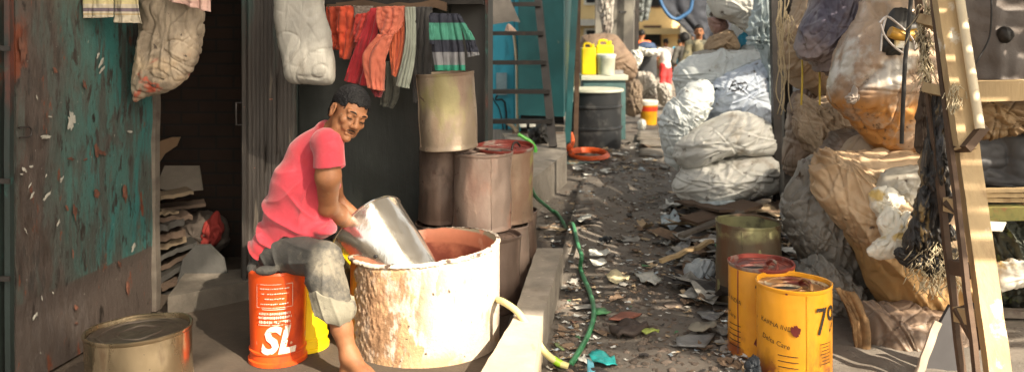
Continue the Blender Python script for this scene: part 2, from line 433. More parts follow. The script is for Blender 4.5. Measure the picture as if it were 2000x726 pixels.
M_brick = bpy.data.materials.new('darkened brick')  # brick and mortar colours darkened to deepen the unlit interior
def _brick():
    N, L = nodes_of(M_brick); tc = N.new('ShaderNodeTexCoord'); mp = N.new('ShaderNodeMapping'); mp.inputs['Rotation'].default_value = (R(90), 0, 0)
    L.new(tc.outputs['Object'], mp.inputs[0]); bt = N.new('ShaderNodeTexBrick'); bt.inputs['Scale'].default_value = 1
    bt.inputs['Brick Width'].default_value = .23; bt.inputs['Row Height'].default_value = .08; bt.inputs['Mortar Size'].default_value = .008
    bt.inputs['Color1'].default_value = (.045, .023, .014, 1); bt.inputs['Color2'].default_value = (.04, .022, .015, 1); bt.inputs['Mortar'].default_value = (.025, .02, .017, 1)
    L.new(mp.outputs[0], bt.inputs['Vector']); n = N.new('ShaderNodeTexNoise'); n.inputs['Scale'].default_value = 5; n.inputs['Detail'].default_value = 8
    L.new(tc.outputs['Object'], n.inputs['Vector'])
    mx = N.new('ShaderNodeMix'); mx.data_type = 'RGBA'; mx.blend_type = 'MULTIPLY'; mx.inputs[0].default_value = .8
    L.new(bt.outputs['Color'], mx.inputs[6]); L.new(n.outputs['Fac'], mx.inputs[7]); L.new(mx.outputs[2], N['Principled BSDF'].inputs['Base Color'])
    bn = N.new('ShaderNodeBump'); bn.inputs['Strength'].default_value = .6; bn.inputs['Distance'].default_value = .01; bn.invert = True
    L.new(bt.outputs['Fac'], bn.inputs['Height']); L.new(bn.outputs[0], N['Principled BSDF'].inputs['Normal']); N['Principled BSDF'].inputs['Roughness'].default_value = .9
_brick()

# ================================================================ ground
def ground():
    ys = [-60, -10, 0, 2]+list(np.linspace(3, 9, 150))+list(np.linspace(9.1, 18, 60))+[20, 24, 30, 40, 60, 100, 200, 400]
    xs = [-300, -60, -15, -6, -3, -1.5, -.5]+list(np.linspace(-.1, 3.2, 110))+[3.6, 5, 8, 15, 60, 300]
    V = []
    for y in ys:
        for x in xs:
            z = 0.0
            lane0 = .12+.13*(y-4)
            if 2.9 < y < 18.5 and -.2 < x < 3.3:
                e = min(1, max(0, (x-lane0-.15)/.3))*min(1, (y-2.9)/.5)*min(1, (18.5-y)/2)*min(1, (3.3-x)/.3)
                z = e*(.016*mnoise.noise((x*3, y*3, 0))+.012*mnoise.noise((x*9, y*7, 3))+.02*abs(mnoise.noise((x*1.1, y*1.1, 8))))
                hx = min(1, max(0, (x-(.95+.10*(y-5)))/.5)); hy = min(1, max(0, (y-4.9)/.8))*min(1, max(0, (8.5-y)/1.5))
                z += e*hx*hy*(.10+.07*mnoise.noise((x*4, y*4, 5)))
                # mound of earth against the platform on the left
                hl = min(1, max(0, 1-(x-(.30+.22*(y-5.2)))/.28))*min(1, max(0, (y-5.3)/.5))*min(1, max(0, (9.0-y)/1.0))
                if x > lane0: z += hl*(.14+.05*mnoise.noise((x*5, y*4, 2)))
            V.append((x, y, z))
    n = len(xs); Fc = [(j*n+i, j*n+i+1, (j+1)*n+i+1, (j+1)*n+i) for j in range(len(ys)-1) for i in range(n-1)]
    return tag(mk('ground', V, Fc, M_ground, smooth=True), kind='structure')
GROUND = ground()
from mathutils.bvhtree import BVHTree
_gb = BVHTree.FromPolygons([v.co.copy() for v in GROUND.data.vertices], [tuple(p.vertices) for p in GROUND.data.polygons])
def gz(x, y):
    h = _gb.ray_cast(Vector((x, y, 5)), Vector((0, 0, -1)))
    return h[0].z if h[0] else 0.0
bm = bmesh.new(); box_bm(bm, (-3.3, 2.0, -.1), (-.02, 6.6, .006))
for v in bm.verts:
    if v.co.x > -1: v.co.x = -.3+.13*(v.co.y-2) if v.co.y < 3 else .22
tag(from_bm('floor', bm, M_floor), kind='structure')
# kerbs: the long grey kerb and the pale slab before it
def prism(name, quad, z0, z1, mat, nsub=14, jit=.006, bev=.012, seed=0):
    """quad: four ground-plan corners, far-left, far-right, near-right, near-left"""
    bm = bmesh.new(); q = [Vector((a[0], a[1], 0)) for a in quad]; grid = []
    for i in range(nsub+1):
        t = i/nsub; l = q[0].lerp(q[3], t); r = q[1].lerp(q[2], t)
        l = l+Vector((jit*mnoise.noise((i*.6, seed, 0)), 0, 0)); r = r+Vector((jit*mnoise.noise((i*.6, seed, 4))*1.5, 0, 0))
        grid.append([bm.verts.new(Vector((p.x, p.y, z))) for p, z in ((l, z0), (l, z1+jit*.6*mnoise.noise((i, 1, seed))), (r, z1+jit*.6*mnoise.noise((i, 3, seed))), (r, z0))])
    for i in range(nsub):
        for k in range(4): bm.faces.new((grid[i][k], grid[i][(k+1) % 4], grid[i+1][(k+1) % 4], grid[i+1][k]))
    bm.faces.new(grid[0][::-1]); bm.faces.new(grid[-1])
    es = [e for e in bm.edges if e.calc_face_angle(0) > .8]
    bmesh.ops.bevel(bm, geom=es, offset=bev, segments=3, affect='EDGES')
    return from_bm(name, bm, mat, smooth=True, flat_angle=35)
def xy(px, py, z): v = G(px, py, z); return (v.x, v.y)
tag(prism('kerb', [xy(1048, 484, .2), xy(1100, 484, .2), xy(1058, 622, .2), xy(1003, 616, .2)], -.05, .2, M_concrete, seed=1), kind='structure')
tag(prism('kerb', [xy(1008, 612, .205), xy(1060, 617, .205), xy(1036, 760, .205), xy(918, 760, .205)], -.05, .205, M_concrete_pale, seed=2, bev=.006), kind='structure')
tag(prism('pavement', [(-.3, 12.5), (.74, 12.5), (xy(1107, 298, .3)), (xy(1036, 352, .3))], -.05, .3, M_concrete, seed=3, nsub=1, jit=.0), kind='structure')
o = tag(prism('threshold', [(-1.88, 5.0), (-1.47, 5.12), (-1.44, 4.86), (-1.80, 4.55)], -.02, .11, pmat('dark concrete', (.10, .085, .068), .9, var=.3, bump=[(14, .5), (70, .35)]), seed=5), kind='structure')  # darker tone than the kerb concrete
# ================================================================ left wall with the painted door
def plane_box(name, a, b, z0, z1, th, mat, parent=None, nu=2, nz=2, wave=0, seed=0):
    """an upright board from plan point a to b, th thick towards its back side"""
    a, b = Vector((a[0], a[1], 0)), Vector((b[0], b[1], 0)); d = (b-a).normalized(); n = Vector((d.y, -d.x, 0))
    bm = bmesh.new(); F, B = [], []
    for j in range(nz+1):
        fr, br = [], []
        for i in range(nu+1):
            p = a.lerp(b, i/nu); z = z0+(z1-z0)*j/nz; k = wave*mnoise.noise((i*.7, j*.7, seed))
            fr.append(bm.verts.new(Vector((p.x, p.y, z))+n*k)); br.append(bm.verts.new(Vector((p.x, p.y, z))+n*(k-th)))
        F.append(fr); B.append(br)
    for j in range(nz):
        for i in range(nu):
            bm.faces.new((F[j][i], F[j][i+1], F[j+1][i+1], F[j+1][i])); bm.faces.new((B[j][i+1], B[j][i], B[j+1][i], B[j+1][i+1]))
    for j in range(nz):
        bm.faces.new((B[j][0], F[j][0], F[j+1][0], B[j+1][0])); bm.faces.new((F[j][nu], B[j][nu], B[j+1][nu], F[j+1][nu]))
    for i in range(nu):
        bm.faces.new((B[0][i], B[0][i+1], F[0][i+1], F[0][i])); bm.faces.new((F[nz][i], F[nz][i+1], B[nz][i+1], B[nz][i]))
    return from_bm(name, bm, mat, parent, smooth=True, flat_angle=35)
def plane_pt(px, py, a, b, off=0.0):
    a, b = Vector((a[0], a[1], 0)), Vector((b[0], b[1], 0)); d = (b-a).normalized(); n = Vector((d.y, -d.x, 0))
    r = P(px, py, 1)-Vector((0, 0, CAMZ)); t = (a-Vector((0, 0, CAMZ))).dot(n)/r.dot(n)
    return Vector((0, 0, CAMZ))+r*t+n*off
DA, DB = (-2.040, 3.58), (-1.896, 4.60)
M_door = pmat('scuffed teal paint on wood', (.058, .045, .038), .6, var=.35, vscale=14, stretch=(1, 1, .45), bump=[(90, .3, (1, 1, .2)), (25, .3), (3, .3, (1, 1, 1), .02)], rough_var=.2,
    layers=[dict(color=(.055, .118, .105), scale=2.4, lo=.38, hi=.46, y=(3.80, 4.10), jit=1.0, seed=3.1, stretch=(1, 1, .7), rough=.4, detail=12, r=.7),
            dict(color=(.038, .138, .130), scale=4.2, lo=.47, hi=.56, y=(4.05, 4.25), jit=.9, seed=8.3, stretch=(1, 1.3, .35), rough=.4, detail=12, r=.7),
            dict(color=(.060, .068, .060), scale=9, lo=.47, hi=.58, stretch=(1, 1.5, .22), seed=17.7, detail=12, r=.7),
            dict(color=(.035, .030, .026), scale=16, lo=.54, hi=.60, stretch=(1, 1.2, .4), seed=21, detail=12, r=.72),
            dict(color=(.066, .052, .045), scale=3.5, lo=.2, hi=.3, z=(.375, .362), jit=.01, seed=2),
            dict(color=(.14, .042, .020), scale=8, lo=.60, hi=.66, seed=4.4, stretch=(1, 1.8, .6), detail=12, r=.7),
            dict(color=(.15, .04, .018), scale=5, lo=.5, hi=.6, y=(3.68, 3.62), jit=.1, z=(.9, 1.15), seed=7),
            dict(color=(.02, .016, .014), scale=22, lo=.60, hi=.65, seed=9, stretch=(1, 1, .35), detail=12, r=.7),
            dict(color=(.34, .33, .28), scale=60, lo=.70, hi=.715, seed=6, stretch=(1, 1, .6)), dict(color=(.22, .21, .18), scale=120, lo=.68, hi=.70, seed=16, stretch=(1, 3, .3))])
door = thing('painted_door', 'tall wooden door with scuffed teal paint and bare brown lower band beside the dark opening', 'door', (-1.97, 4.1, 0))
plane_box('door_panel', DA, DB, .02, 2.5, .045, M_door, door, 10, 22, .012, 3)
def dab(name, blobs, mat, parent, a, b, off):
    """small flecks of paint lying on the door: (px, py, length px, width px, tilt)"""
    V, Fc = [], []
    for (x, y, l, wd, an) in blobs:
        bse = len(V); n = 40; ca, sa = math.cos(R(an)), math.sin(R(an))
        V.append(plane_pt(x, y, a, b, off+.002))
        for k in range(n):
            t = 2*PI*k/n; rr = .8+.5*mnoise.noise((math.cos(t)*1.5, math.sin(t)*1.5, x*.37))+.35*mnoise.noise((math.cos(t)*3.5, math.sin(t)*3.5, y*.37))
            u, v = math.cos(t)*l/2*rr, math.sin(t)*wd/2*rr
            V.append(plane_pt(x+u*ca-v*sa, y+u*sa+v*ca, a, b, off))
        for k in range(n): Fc.append((bse, bse+1+k, bse+1+(k+1) % n))
    return mk(name, V, Fc, mat, parent)
M_flake = pmat('chipped white paint', (.30, .29, .25), .7, var=.25, vscale=30)
M_redp = pmat('rusty red paint', (.11, .045, .028), .7, var=.6, vscale=20)
dab('white_paint_fleck', [(134, 236, 46, 20, 90), (83, 267, 26, 9, -5), (186, 108, 16, 5, -70), (192, 122, 22, 7, -65), (193, 137, 18, 6, -55), (85, 383, 30, 7, -50), (57, 381, 20, 5, -60),
      (248, 257, 14, 5, 5), (255, 482, 18, 9, -70), (108, 435, 18, 5, -65), (61, 618, 24, 5, -60), (76, 582, 14, 2.5, 80), (98, 571, 8, 3, 60), (44, 450, 16, 3, 70), (41, 331, 14, 7, 40),
      (55, 325, 12, 6, -10), (66, 190, 10, 3, 80), (115, 350, 16, 5, -65), (92, 228, 10, 4, 10), (36, 340, 8, 4, 0), (84, 343, 10, 3, -70), (52, 362, 14, 3, -60)], M_flake, door, DA, DB, .015)
dab('red_paint_patch', [(185, 295, 30, 10, 80), (195, 298, 22, 12, 20), (240, 375, 40, 11, 88), (142, 415, 34, 9, 85), (185, 378, 20, 12, 70), (134, 310, 18, 8, 10), (163, 311, 12, 6, -30),
      (126, 405, 14, 7, 60), (229, 515, 16, 8, 80), (245, 560, 30, 7, 85), (144, 600, 14, 9, 80), (40, 90, 70, 14, 88), (103, 137, 16, 8, 60), (161, 165, 22, 8, 80), (145, 630, 8, 6, 0), (138, 495, 24, 4, 88)], M_redp, door, DA, DB, .012)
tube('latch', [plane_pt(28, 250, DA, DB, .02), plane_pt(46, 249, DA, DB, .03), plane_pt(47, 266, DA, DB, .03), plane_pt(30, 269, DA, DB, .02)], .004, M_dark_metal, door, n=3)
beam('door_edge', (DB[0]+.004, DB[1]+.018, .02), (DB[0]-.004, DB[1]+.018, 2.5), .06, .03, M_wood_grey, door, wob=.012, seed=4, up=(1, 0, 0), seg=16)
fr = thing('door_frame', 'blackened door frame with rust red streaks at the far left', 'door frame', (-2.1, 3.5, 0))
M_frame = pmat('blackened timber', (.012, .02, .018), .6, var=.5, stretch=(1, 1, .2), layers=[dict(color=(.10, .022, .012), scale=3, lo=.5, hi=.6, seed=3, stretch=(1, 1, .3)), dict(color=(.02, .07, .06), scale=4, lo=.58, hi=.64, seed=5)], bump=[(30, .3, (1, 1, .2))])
beam('post', P(2, 700, 3.53)-Vector((.05, 0, .2)), P(2, -200, 3.53)-Vector((.05, 0, 0)), .14, .10, M_frame, fr, wob=.006, seed=2)
beam('moulding', P(19, 720, 3.50)-Vector((0, 0, .2)), P(17, -200, 3.50), .022, .03, M_frame, fr, wob=.004, seed=3, seg=14)
for zpy in (94, 353, 543): beam('hinge', P(-6, zpy, 3.46), P(20, zpy+1, 3.46), .02, .01, M_dark_metal, fr)
# outer shell of the left building
M_shed = pmat('dark boarding', (.02, .017, .015), .85, var=.4, stretch=(1, 1, .2), vscale=7, bump=[(20, .4, (1, 1, .2))])  # one dark base tone for boards and roofs
lb = thing('workshop', 'dark brick-backed workshop behind the open doorway', 'building', (-2.6, 5.2, 0))
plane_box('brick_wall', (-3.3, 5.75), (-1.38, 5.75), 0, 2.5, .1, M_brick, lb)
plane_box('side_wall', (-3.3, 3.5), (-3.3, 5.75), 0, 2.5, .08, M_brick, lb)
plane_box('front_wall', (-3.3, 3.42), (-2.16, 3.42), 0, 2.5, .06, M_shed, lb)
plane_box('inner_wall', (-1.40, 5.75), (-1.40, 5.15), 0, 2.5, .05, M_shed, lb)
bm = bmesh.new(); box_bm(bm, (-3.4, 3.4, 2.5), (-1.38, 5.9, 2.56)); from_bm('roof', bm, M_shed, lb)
# scraps piled inside the doorway
M_scrap = [pmat('scrap board', (.07, .045, .03), .85, var=.4, bump=[(30, .3, (.2, 1, 1))]), pmat('pale scrap board', (.13, .095, .06), .85, var=.3, bump=[(30, .3)]), pmat('dark scrap metal', (.035, .032, .028), .6, var=.4)]
k = 0
for (x0, y0, x1, y1, yy, hpx, mi, dz) in [(292, 385, 372, 372, 4.95, 7, 1, .3), (292, 408, 400, 395, 5.1, 6, 0, .3), (290, 425, 370, 420, 4.9, 9, 0, .25), (292, 415, 330, 412, 4.85, 5, 1, .2), (296, 444, 345, 428, 4.85, 12, 2, .3),
        (294, 462, 350, 450, 4.9, 14, 0, .3), (296, 480, 352, 462, 4.95, 12, 1, .3), (300, 500, 380, 470, 5.0, 9, 2, .3), (298, 525, 390, 478, 5.05, 9, 0, .3), (300, 545, 360, 505, 5.0, 10, 2, .25), (300, 560, 345, 540, 4.95, 9, 0, .2), (300, 578, 340, 560, 4.95, 9, 2, .2), (300, 600, 345, 585, 4.95, 12, 0, .2)]:
    o = beam('scrap_plank', P(x0, y0, yy), P(x1, y1, yy+.12), .16, hpx/F_*yy, M_scrap[mi], None, wob=.012, seed=k, up=(0, 0, 1), bev=.002)
    tag(o, None, 'plank', 'scrap boards stacked inside the doorway'); k += 1
    o['label'] = ['rough scrap board in the dark pile behind the teal door', 'pale sawn scrap board in the dark pile behind the teal door', 'blackened scrap strip in the dark pile behind the teal door'][mi]
def slab_out(name, outline, Y, th, mat, parent=None, lean=0.0):
    """a cut flat board: outline in photo pixels, real thickness, leaning back by lean per metre"""
    bm = bmesh.new(); p = [P(x, y, Y) for x, y in outline]; zc = min(v.z for v in p)
    p = [Vector((v.x, v.y+(v.z-zc)*lean, v.z)) for v in p]
    a = [bm.verts.new(v) for v in p]; b = [bm.verts.new(v+Vector((0, th, 0))) for v in p]; n = len(p)
    bm.faces.new(a); bm.faces.new(b[::-1])
    for i in range(n): bm.faces.new((a[i], b[i], b[(i+1) % n], a[(i+1) % n]))
    o = from_bm(name, bm, mat, parent); return o
M_slate = pmat('grey slate board', (.05, .048, .044), .8, var=.2, bump=[(30, .2)], layers=[dict(color=(.10, .095, .085), scale=8, lo=.62, hi=.7)])
tag(slab_out('rounded_board', [(342, 640), (340, 560), (350, 510), (372, 485), (400, 484), (428, 510), (440, 550), (442, 640)], 4.95, .03, M_slate, lean=.15), 'rounded dark grey board leaning on the scrap pile inside the doorway', 'board')
M_card = pmat('brown cardboard', (.17, .105, .06), .85, var=.2, bump=[(25, .2)])
tag(slab_out('cardboard_sheet', [(300, 332), (370, 332), (394, 372), (340, 376), (300, 368)], 5.2, .012, pmat('dusty grey card', (.13, .11, .09), .9, var=.2), lean=1.2), 'grey card sheet lying on top of the scrap pile', 'card')
tag(slab_out('torn_cardboard', [(296, 330), (297, 278), (312, 276), (335, 268), (352, 268), (345, 285), (322, 300), (310, 318)], 5.3, .01, M_card), 'torn brown cardboard standing on the scrap pile', 'card')
tag(inflate('rag_bundle', [(330, 420), (400, 415), (440, 430), (445, 470), (420, 490), (370, 470), (335, 460)], 5.35, .12, pmat('dark rag cloth', (.07, .055, .045), .9, var=.3), seed=41, fold=.03, N=60, Mr=14), 'dark rag bundle behind the scrap boards', 'rag')
tag(inflate('red_rag', [(385, 470), (395, 445), (412, 420), (425, 408), (436, 430), (438, 462), (420, 480), (400, 485)], 5.25, .05, pmat('dull red cloth', (.22, .02, .015), .9, var=.35), seed=43, fold=.03, N=60, Mr=14), 'crumpled dull red rag on the dark scrap pile', 'rag')

# folded ribbed shutter
M_rib = pmat('grimy ribbed steel', (.036, .030, .026), .6, .15, var=.45, vscale=8, stretch=(1, 1, .15), layers=[dict(color=(.12, .10, .08), scale=16, lo=.62, hi=.7, stretch=(1, 1, .1)), dict(color=(.03, .05, .045), scale=3, lo=.5, hi=.6, stretch=(1, 1, .2)), dict(color=(.35, .12, .08), scale=30, lo=.7, hi=.74)], bump=[(40, .4, (1, 1, .1))])
sh = thing('folding_shutter', 'folded dark ribbed steel shutter between the doorway and the back wall', 'shutter', (-1.45, 4.95, 0))
def ribs():
    V, Fc = [], []; n = 160; x0, x1 = P(476, 0, 4.9).x, P(583, 0, 5.1).x; nz = 30
    for j in range(nz+1):
        z = .0+2.4*j/nz
        for i in range(n+1):
            t = i/n; ph = t*13*2*PI; s = max(-.6, min(.6, math.sin(ph)*1.1))
            V.append((x0+(x1-x0)*t+.003*mnoise.noise((z*2, t*6, 1)), 4.93+.12*t-.034*s+.008*mnoise.noise((z*3, t*14, 2)), z))
    for j in range(nz):
        for i in range(n): a = j*(n+1)+i; Fc.append((a, a+1, a+n+2, a+n+1))
    o = mk('ribbed_panel', V, Fc, M_rib, sh, smooth=True); m = o.modifiers.new('thickness', 'SOLIDIFY'); m.thickness = .02; m.offset = 1
ribs()
beam('edge_post', P(480, 600, 4.88), P(478, -200, 4.88), .022, .05, M_rib, sh, wob=.004)
tube('handle', [P(474, 201, 4.86), P(461, 201, 4.84), P(461, 244, 4.84), P(474, 244, 4.86)], .006, M_dark_metal, sh, smoothpath=False)

# dark metal back wall of the recess
M_bwall = pmat('dark green grey steel sheet', (.022, .025, .022), .5, .1, var=.22, vscale=3, stretch=(1, 1, .3), rough_var=.15,
    layers=[dict(color=(.045, .050, .047), scale=2, lo=.5, hi=.75), dict(color=(.035, .022, .019), scale=1.6, lo=.52, hi=.7, seed=9), dict(color=(.38, .36, .3), scale=60, lo=.72, hi=.74, stretch=(1, 1, .3))], bump=[(50, .2, (1, 1, .15)), (3, .2, (1, 1, 1), .03)])
bw = thing('steel_kiosk', 'dark green grey steel kiosk wall behind the seated man', 'kiosk', (-.8, 5.35, 0))
WX0, WX1 = P(583, 0, 5.3).x, P(953, 0, 5.3).x
plane_box('front_panel', (WX0, 5.32), (P(880, 0, 5.3).x, 5.30), 0, 2.4, .04, M_bwall, bw, 8, 10, .006, 2)
M_bdark = pmat('charcoal steel', (.024, .022, .02), .5, .1, var=.2)
plane_box('end_panel', (P(880, 0, 5.3).x+.004, 5.29), (WX1, 5.29), .62, 2.4, .04, M_bdark, bw, 2, 2)
plane_box('lower_end_panel', (P(880, 0, 5.3).x+.004, 5.27), (WX1-.002, 5.27), 0, .61, .04, M_bdark, bw, 2, 2)
plane_box('side_panel', (WX1-.02, 5.30), (WX1-.02, 7.6), 0, 2.4, .04, M_bdark, bw)
beam('corner_trim', (WX1-.006, 5.245, 0), (WX1-.006, 5.245, 2.4), .018, .02, M_frame, bw)
bm = bmesh.new(); box_bm(bm, (WX0-.2, 4.75, 1.98), (WX1+.05, 7.6, 2.03)); from_bm('roof', bm, M_shed, bw)
beam('rail', P(640, 12, 5.05), P(872, 14, 5.0), .05, .05, pmat('bark brown pole', (.10, .06, .035), .8, var=.3, bump=[(30, .5, (.2, 1, 1))]), bw, wob=.03, up=(0, 1, 0), bev=.012, seed=5)
bm = bmesh.new(); box_bm(bm, (WX0, 5.02, 1.60+.052), (WX1-.02, 5.27, 1.72)); from_bm('lintel', bm, M_shed, bw)

# ================================================================ hanging things
M_sack = pmat('soiled woven sack', (.36, .29, .21), .8, var=.22, vscale=7, bump=[(160, .25, (1, 1, .2)), (12, .5)],
    layers=[dict(color=(.20, .16, .115), scale=5, lo=.45, hi=.62, stretch=(1.4, 1, .5)), dict(color=(.45, .34, .22), scale=4, lo=.5, hi=.66, seed=9, z=(1.5, 1.38), jit=.3),
            dict(color=(.36, .075, .04), scale=9, lo=.56, hi=.66, seed=12, z=(1.42, 1.34), jit=.15), dict(color=(.08, .06, .045), scale=16, lo=.63, hi=.7)])
tag(inflate('hanging_sack', [(284, -40), (272, 40), (262, 110), (258, 192), (292, 191), (330, 182), (362, 160), (385, 125), (395, 70), (402, 0), (404, -50), (340, -60)], 4.3, .10, M_sack, seed=3, fold=.022, freq=5, ang=80, N=220, Mr=50, power=3, creases=50, camp=.28, knot=(P(330, -60, 4.3).x, P(330, -60, 4.3).z)),
    'big soiled tan woven sack with a reddish stain hanging by the teal door', 'sack')
M_pink = pmat('faded pink cloth', (.50, .32, .27), .9, var=.15, bump=[(60, .2)])
tag(cloth('pink_cloth', [(318, -60), (326, -20), (330, 2)], [(404, -60), (410, -20), (411, 24)], 4.14, M_pink, folds=3, amp=.02, seed=4), 'faded pink cloth draped over the hanging tan sack', 'cloth')
M_strp = pmat('cream towel', (.42, .37, .28), .9, var=.12, bump=[(120, .2)])
def stripes(m, axis, bands):
    """woven bands at fixed heights on the cloth itself (object coordinate z)"""
    N, L = m.node_tree.nodes, m.node_tree.links; bs = N['Principled BSDF']; src = bs.inputs['Base Color'].links[0].from_socket
    tc = N.new('ShaderNodeTexCoord'); sp = N.new('ShaderNodeSeparateXYZ'); L.new(tc.outputs['Object'], sp.inputs[0])
    for (z0, z1, c) in bands:
        a = N.new('ShaderNodeMath'); a.operation = 'GREATER_THAN'; a.inputs[1].default_value = z0; L.new(sp.outputs[axis], a.inputs[0])
        b = N.new('ShaderNodeMath'); b.operation = 'LESS_THAN'; b.inputs[1].default_value = z1; L.new(sp.outputs[axis], b.inputs[0])
        c_ = N.new('ShaderNodeMath'); c_.operation = 'MULTIPLY'; L.new(a.outputs[0], c_.inputs[0]); L.new(b.outputs[0], c_.inputs[1])
        mx = N.new('ShaderNodeMix'); mx.data_type = 'RGBA'; L.new(c_.outputs[0], mx.inputs[0]); L.new(src, mx.inputs[6]); mx.inputs[7].default_value = lin(c); src = mx.outputs[2]
    L.new(src, bs.inputs['Base Color'])
def zat(py, Y): return P(0, py, Y).z
stripes(M_strp, 'Z', [(zat(23, 4.0), zat(16, 4.0), (.13, .10, .12)), (zat(29, 4.0), zat(27, 4.0), (.35, .25, .10)), (zat(8, 4.0), zat(-4, 4.0), (.45, .38, .2))])
tag(cloth('striped_towel', [(163, -60), (162, 0), (164, 36)], [(222, -60), (220, 0), (219, 34)], 4.0, M_strp, folds=1.2, amp=.012, seed=8), 'left cream towel with a grey stripe hanging on the teal door', 'towel', 'striped towels')
tag(cloth('striped_towel', [(223, -60), (222, 0), (222, 44)], [(268, -60), (272, 0), (276, 46)], 4.04, M_strp, folds=1.5, amp=.014, seed=12), 'right cream towel with grey stripe, nearest the hanging tan sack', 'towel', 'striped towels')
M_gsack = pmat('grey woven sack', (.33, .315, .28), .75, var=.12, vscale=6, bump=[(180, .25, (1, 1, .2)), (9, .4)], layers=[dict(color=(.20, .18, .15), scale=6, lo=.52, hi=.7, stretch=(1.2, 1, .5)), dict(color=(.46, .44, .39), scale=3, lo=.5, hi=.7, seed=5)])
tag(inflate('hanging_sack', [(538, -60), (536, 0), (541, 60), (552, 120), (562, 160), (600, 166), (645, 166), (655, 140), (647, 80), (634, 20), (628, -60), (580, -70)], 4.55, .085, M_gsack, seed=5, fold=.012, freq=4, ang=84, N=220, Mr=50, power=4, creases=30, camp=.2), 'grey woven sack hanging above the seated man', 'sack')
def cmat(name, c, v=.18): return pmat(name, c, .9, var=v, vscale=8, bump=[(90, .15), (14, .3)], sheen=.2)
C_or, C_rd, C_sal, C_gr, C_dk = cmat('orange red cloth', (.50, .065, .025), .4), cmat('crimson cloth', (.42, .022, .03)), cmat('salmon cloth', (.50, .13, .075)), cmat('grey green striped cloth', (.26, .28, .23)), cmat('black trousers cloth', (.045, .042, .04))
GR = 'clothes hanging on the pole'
def hang(label, cat, l, r, Y, m, f, a, s, nm='hanging_cloth', **k): return tag(cloth(nm, l, r, Y, m, folds=f, amp=a, seed=s, **k), label, cat, GR)
hang('orange red rag hanging leftmost on the pole', 'cloth', [(636, 14), (640, 60), (652, 97)], [(684, 12), (682, 60), (664, 97)], 4.98, C_or, 3, .035, 1)
hang('bright red orange cloth twisted next to the leftmost rag', 'cloth', [(658, 14), (660, 60), (668, 112)], [(712, 14), (700, 62), (678, 116)], 4.93, C_or, 3, .04, 2)
hang('grey brown cloth folded over the pole between red ones', 'cloth', [(690, 12), (692, 34)], [(728, 12), (712, 52)], 4.90, cmat('grey brown cloth', (.2, .16, .13)), 2, .01, 3)
hang('red shirt hanging beside the crimson sleeve', 'cloth', [(694, 30), (690, 60), (692, 84)], [(735, 20), (722, 60), (706, 80)], 4.87, cmat('red cloth', (.50, .05, .035)), 2, .03, 5)
hang('long crimson garment hanging to just above the head of the man', 'cloth', [(724, 16), (694, 90), (672, 158)], [(742, 16), (730, 100), (716, 168)], 4.84, C_rd, 2, .02, 4)
hang('salmon shirt front hanging in the middle of the pole', 'shirt', [(736, 14), (736, 40), (742, 68)], [(786, 12), (786, 45), (764, 72)], 4.74, C_sal, 2, .02, 6)
hang('salmon sleeve hanging above the head of the man', 'cloth', [(738, 68), (708, 110), (718, 172)], [(768, 70), (752, 120), (750, 178)], 4.72, C_sal, 1.2, .018, 7)
hang('dark red lining below the salmon sleeve', 'cloth', [(718, 165), (732, 188)], [(750, 168), (742, 190)], 4.76, cmat('dark red cloth', (.18, .015, .02)), 2, .015, 8)
hang('orange salmon shirt tail with a pointed end', 'cloth', [(762, 14), (760, 90), (766, 146)], [(788, 12), (787, 90), (773, 150)], 4.80, cmat('orange salmon cloth', (.55, .12, .05)), 2, .02, 9)
hang('narrow striped grey green trouser leg hanging by the salmon shirt', 'trousers', [(790, 14), (792, 80), (773, 168)], [(810, 14), (810, 100), (798, 173)], 4.76, C_gr, 3, .012, 10)
hang('black trousers hanging left of the striped shirt', 'trousers', [(808, 14), (800, 110), (808, 200)], [(842, 14), (842, 110), (832, 200)], 4.92, C_dk, 3, .03, 11)
hang('dim grey olive cloth hanging low behind the man', 'cloth', [(740, 120), (744, 170), (742, 205)], [(775, 120), (778, 180), (768, 212)], 5.1, cmat('grey olive cloth', (.11, .11, .09)), 2, .02, 12)
M_ts = pmat('navy green striped jersey', (.028, .03, .045), .9, var=.15, bump=[(90, .2)])
Yt = 4.72
stripes(M_ts, 'Z', [(zat(78, Yt), zat(45, Yt), (.06, .24, .17)), (zat(127, Yt), zat(102, Yt), (.21, .21, .22)), (zat(150, Yt), zat(127, Yt), (.03, .25, .16))])
ts = hang('navy, green and grey striped shirt hanging over the topmost drum', 'shirt', [(840, 26), (842, 80), (850, 138)], [(892, 27), (903, 80), (908, 138)], Yt, M_ts, 4, .018, 13, 'striped_shirt')
tag(cloth('sleeve', [(890, 28), (906, 70), (914, 112)], [(896, 28), (924, 76), (934, 108)], Yt, M_ts, ts, folds=1, amp=.02, seed=14))
tag(cloth('sleeve', [(838, 30), (838, 56), (839, 86)], [(846, 28), (848, 60), (850, 88)], Yt-.03, M_ts, ts, folds=1, amp=.01, seed=15))

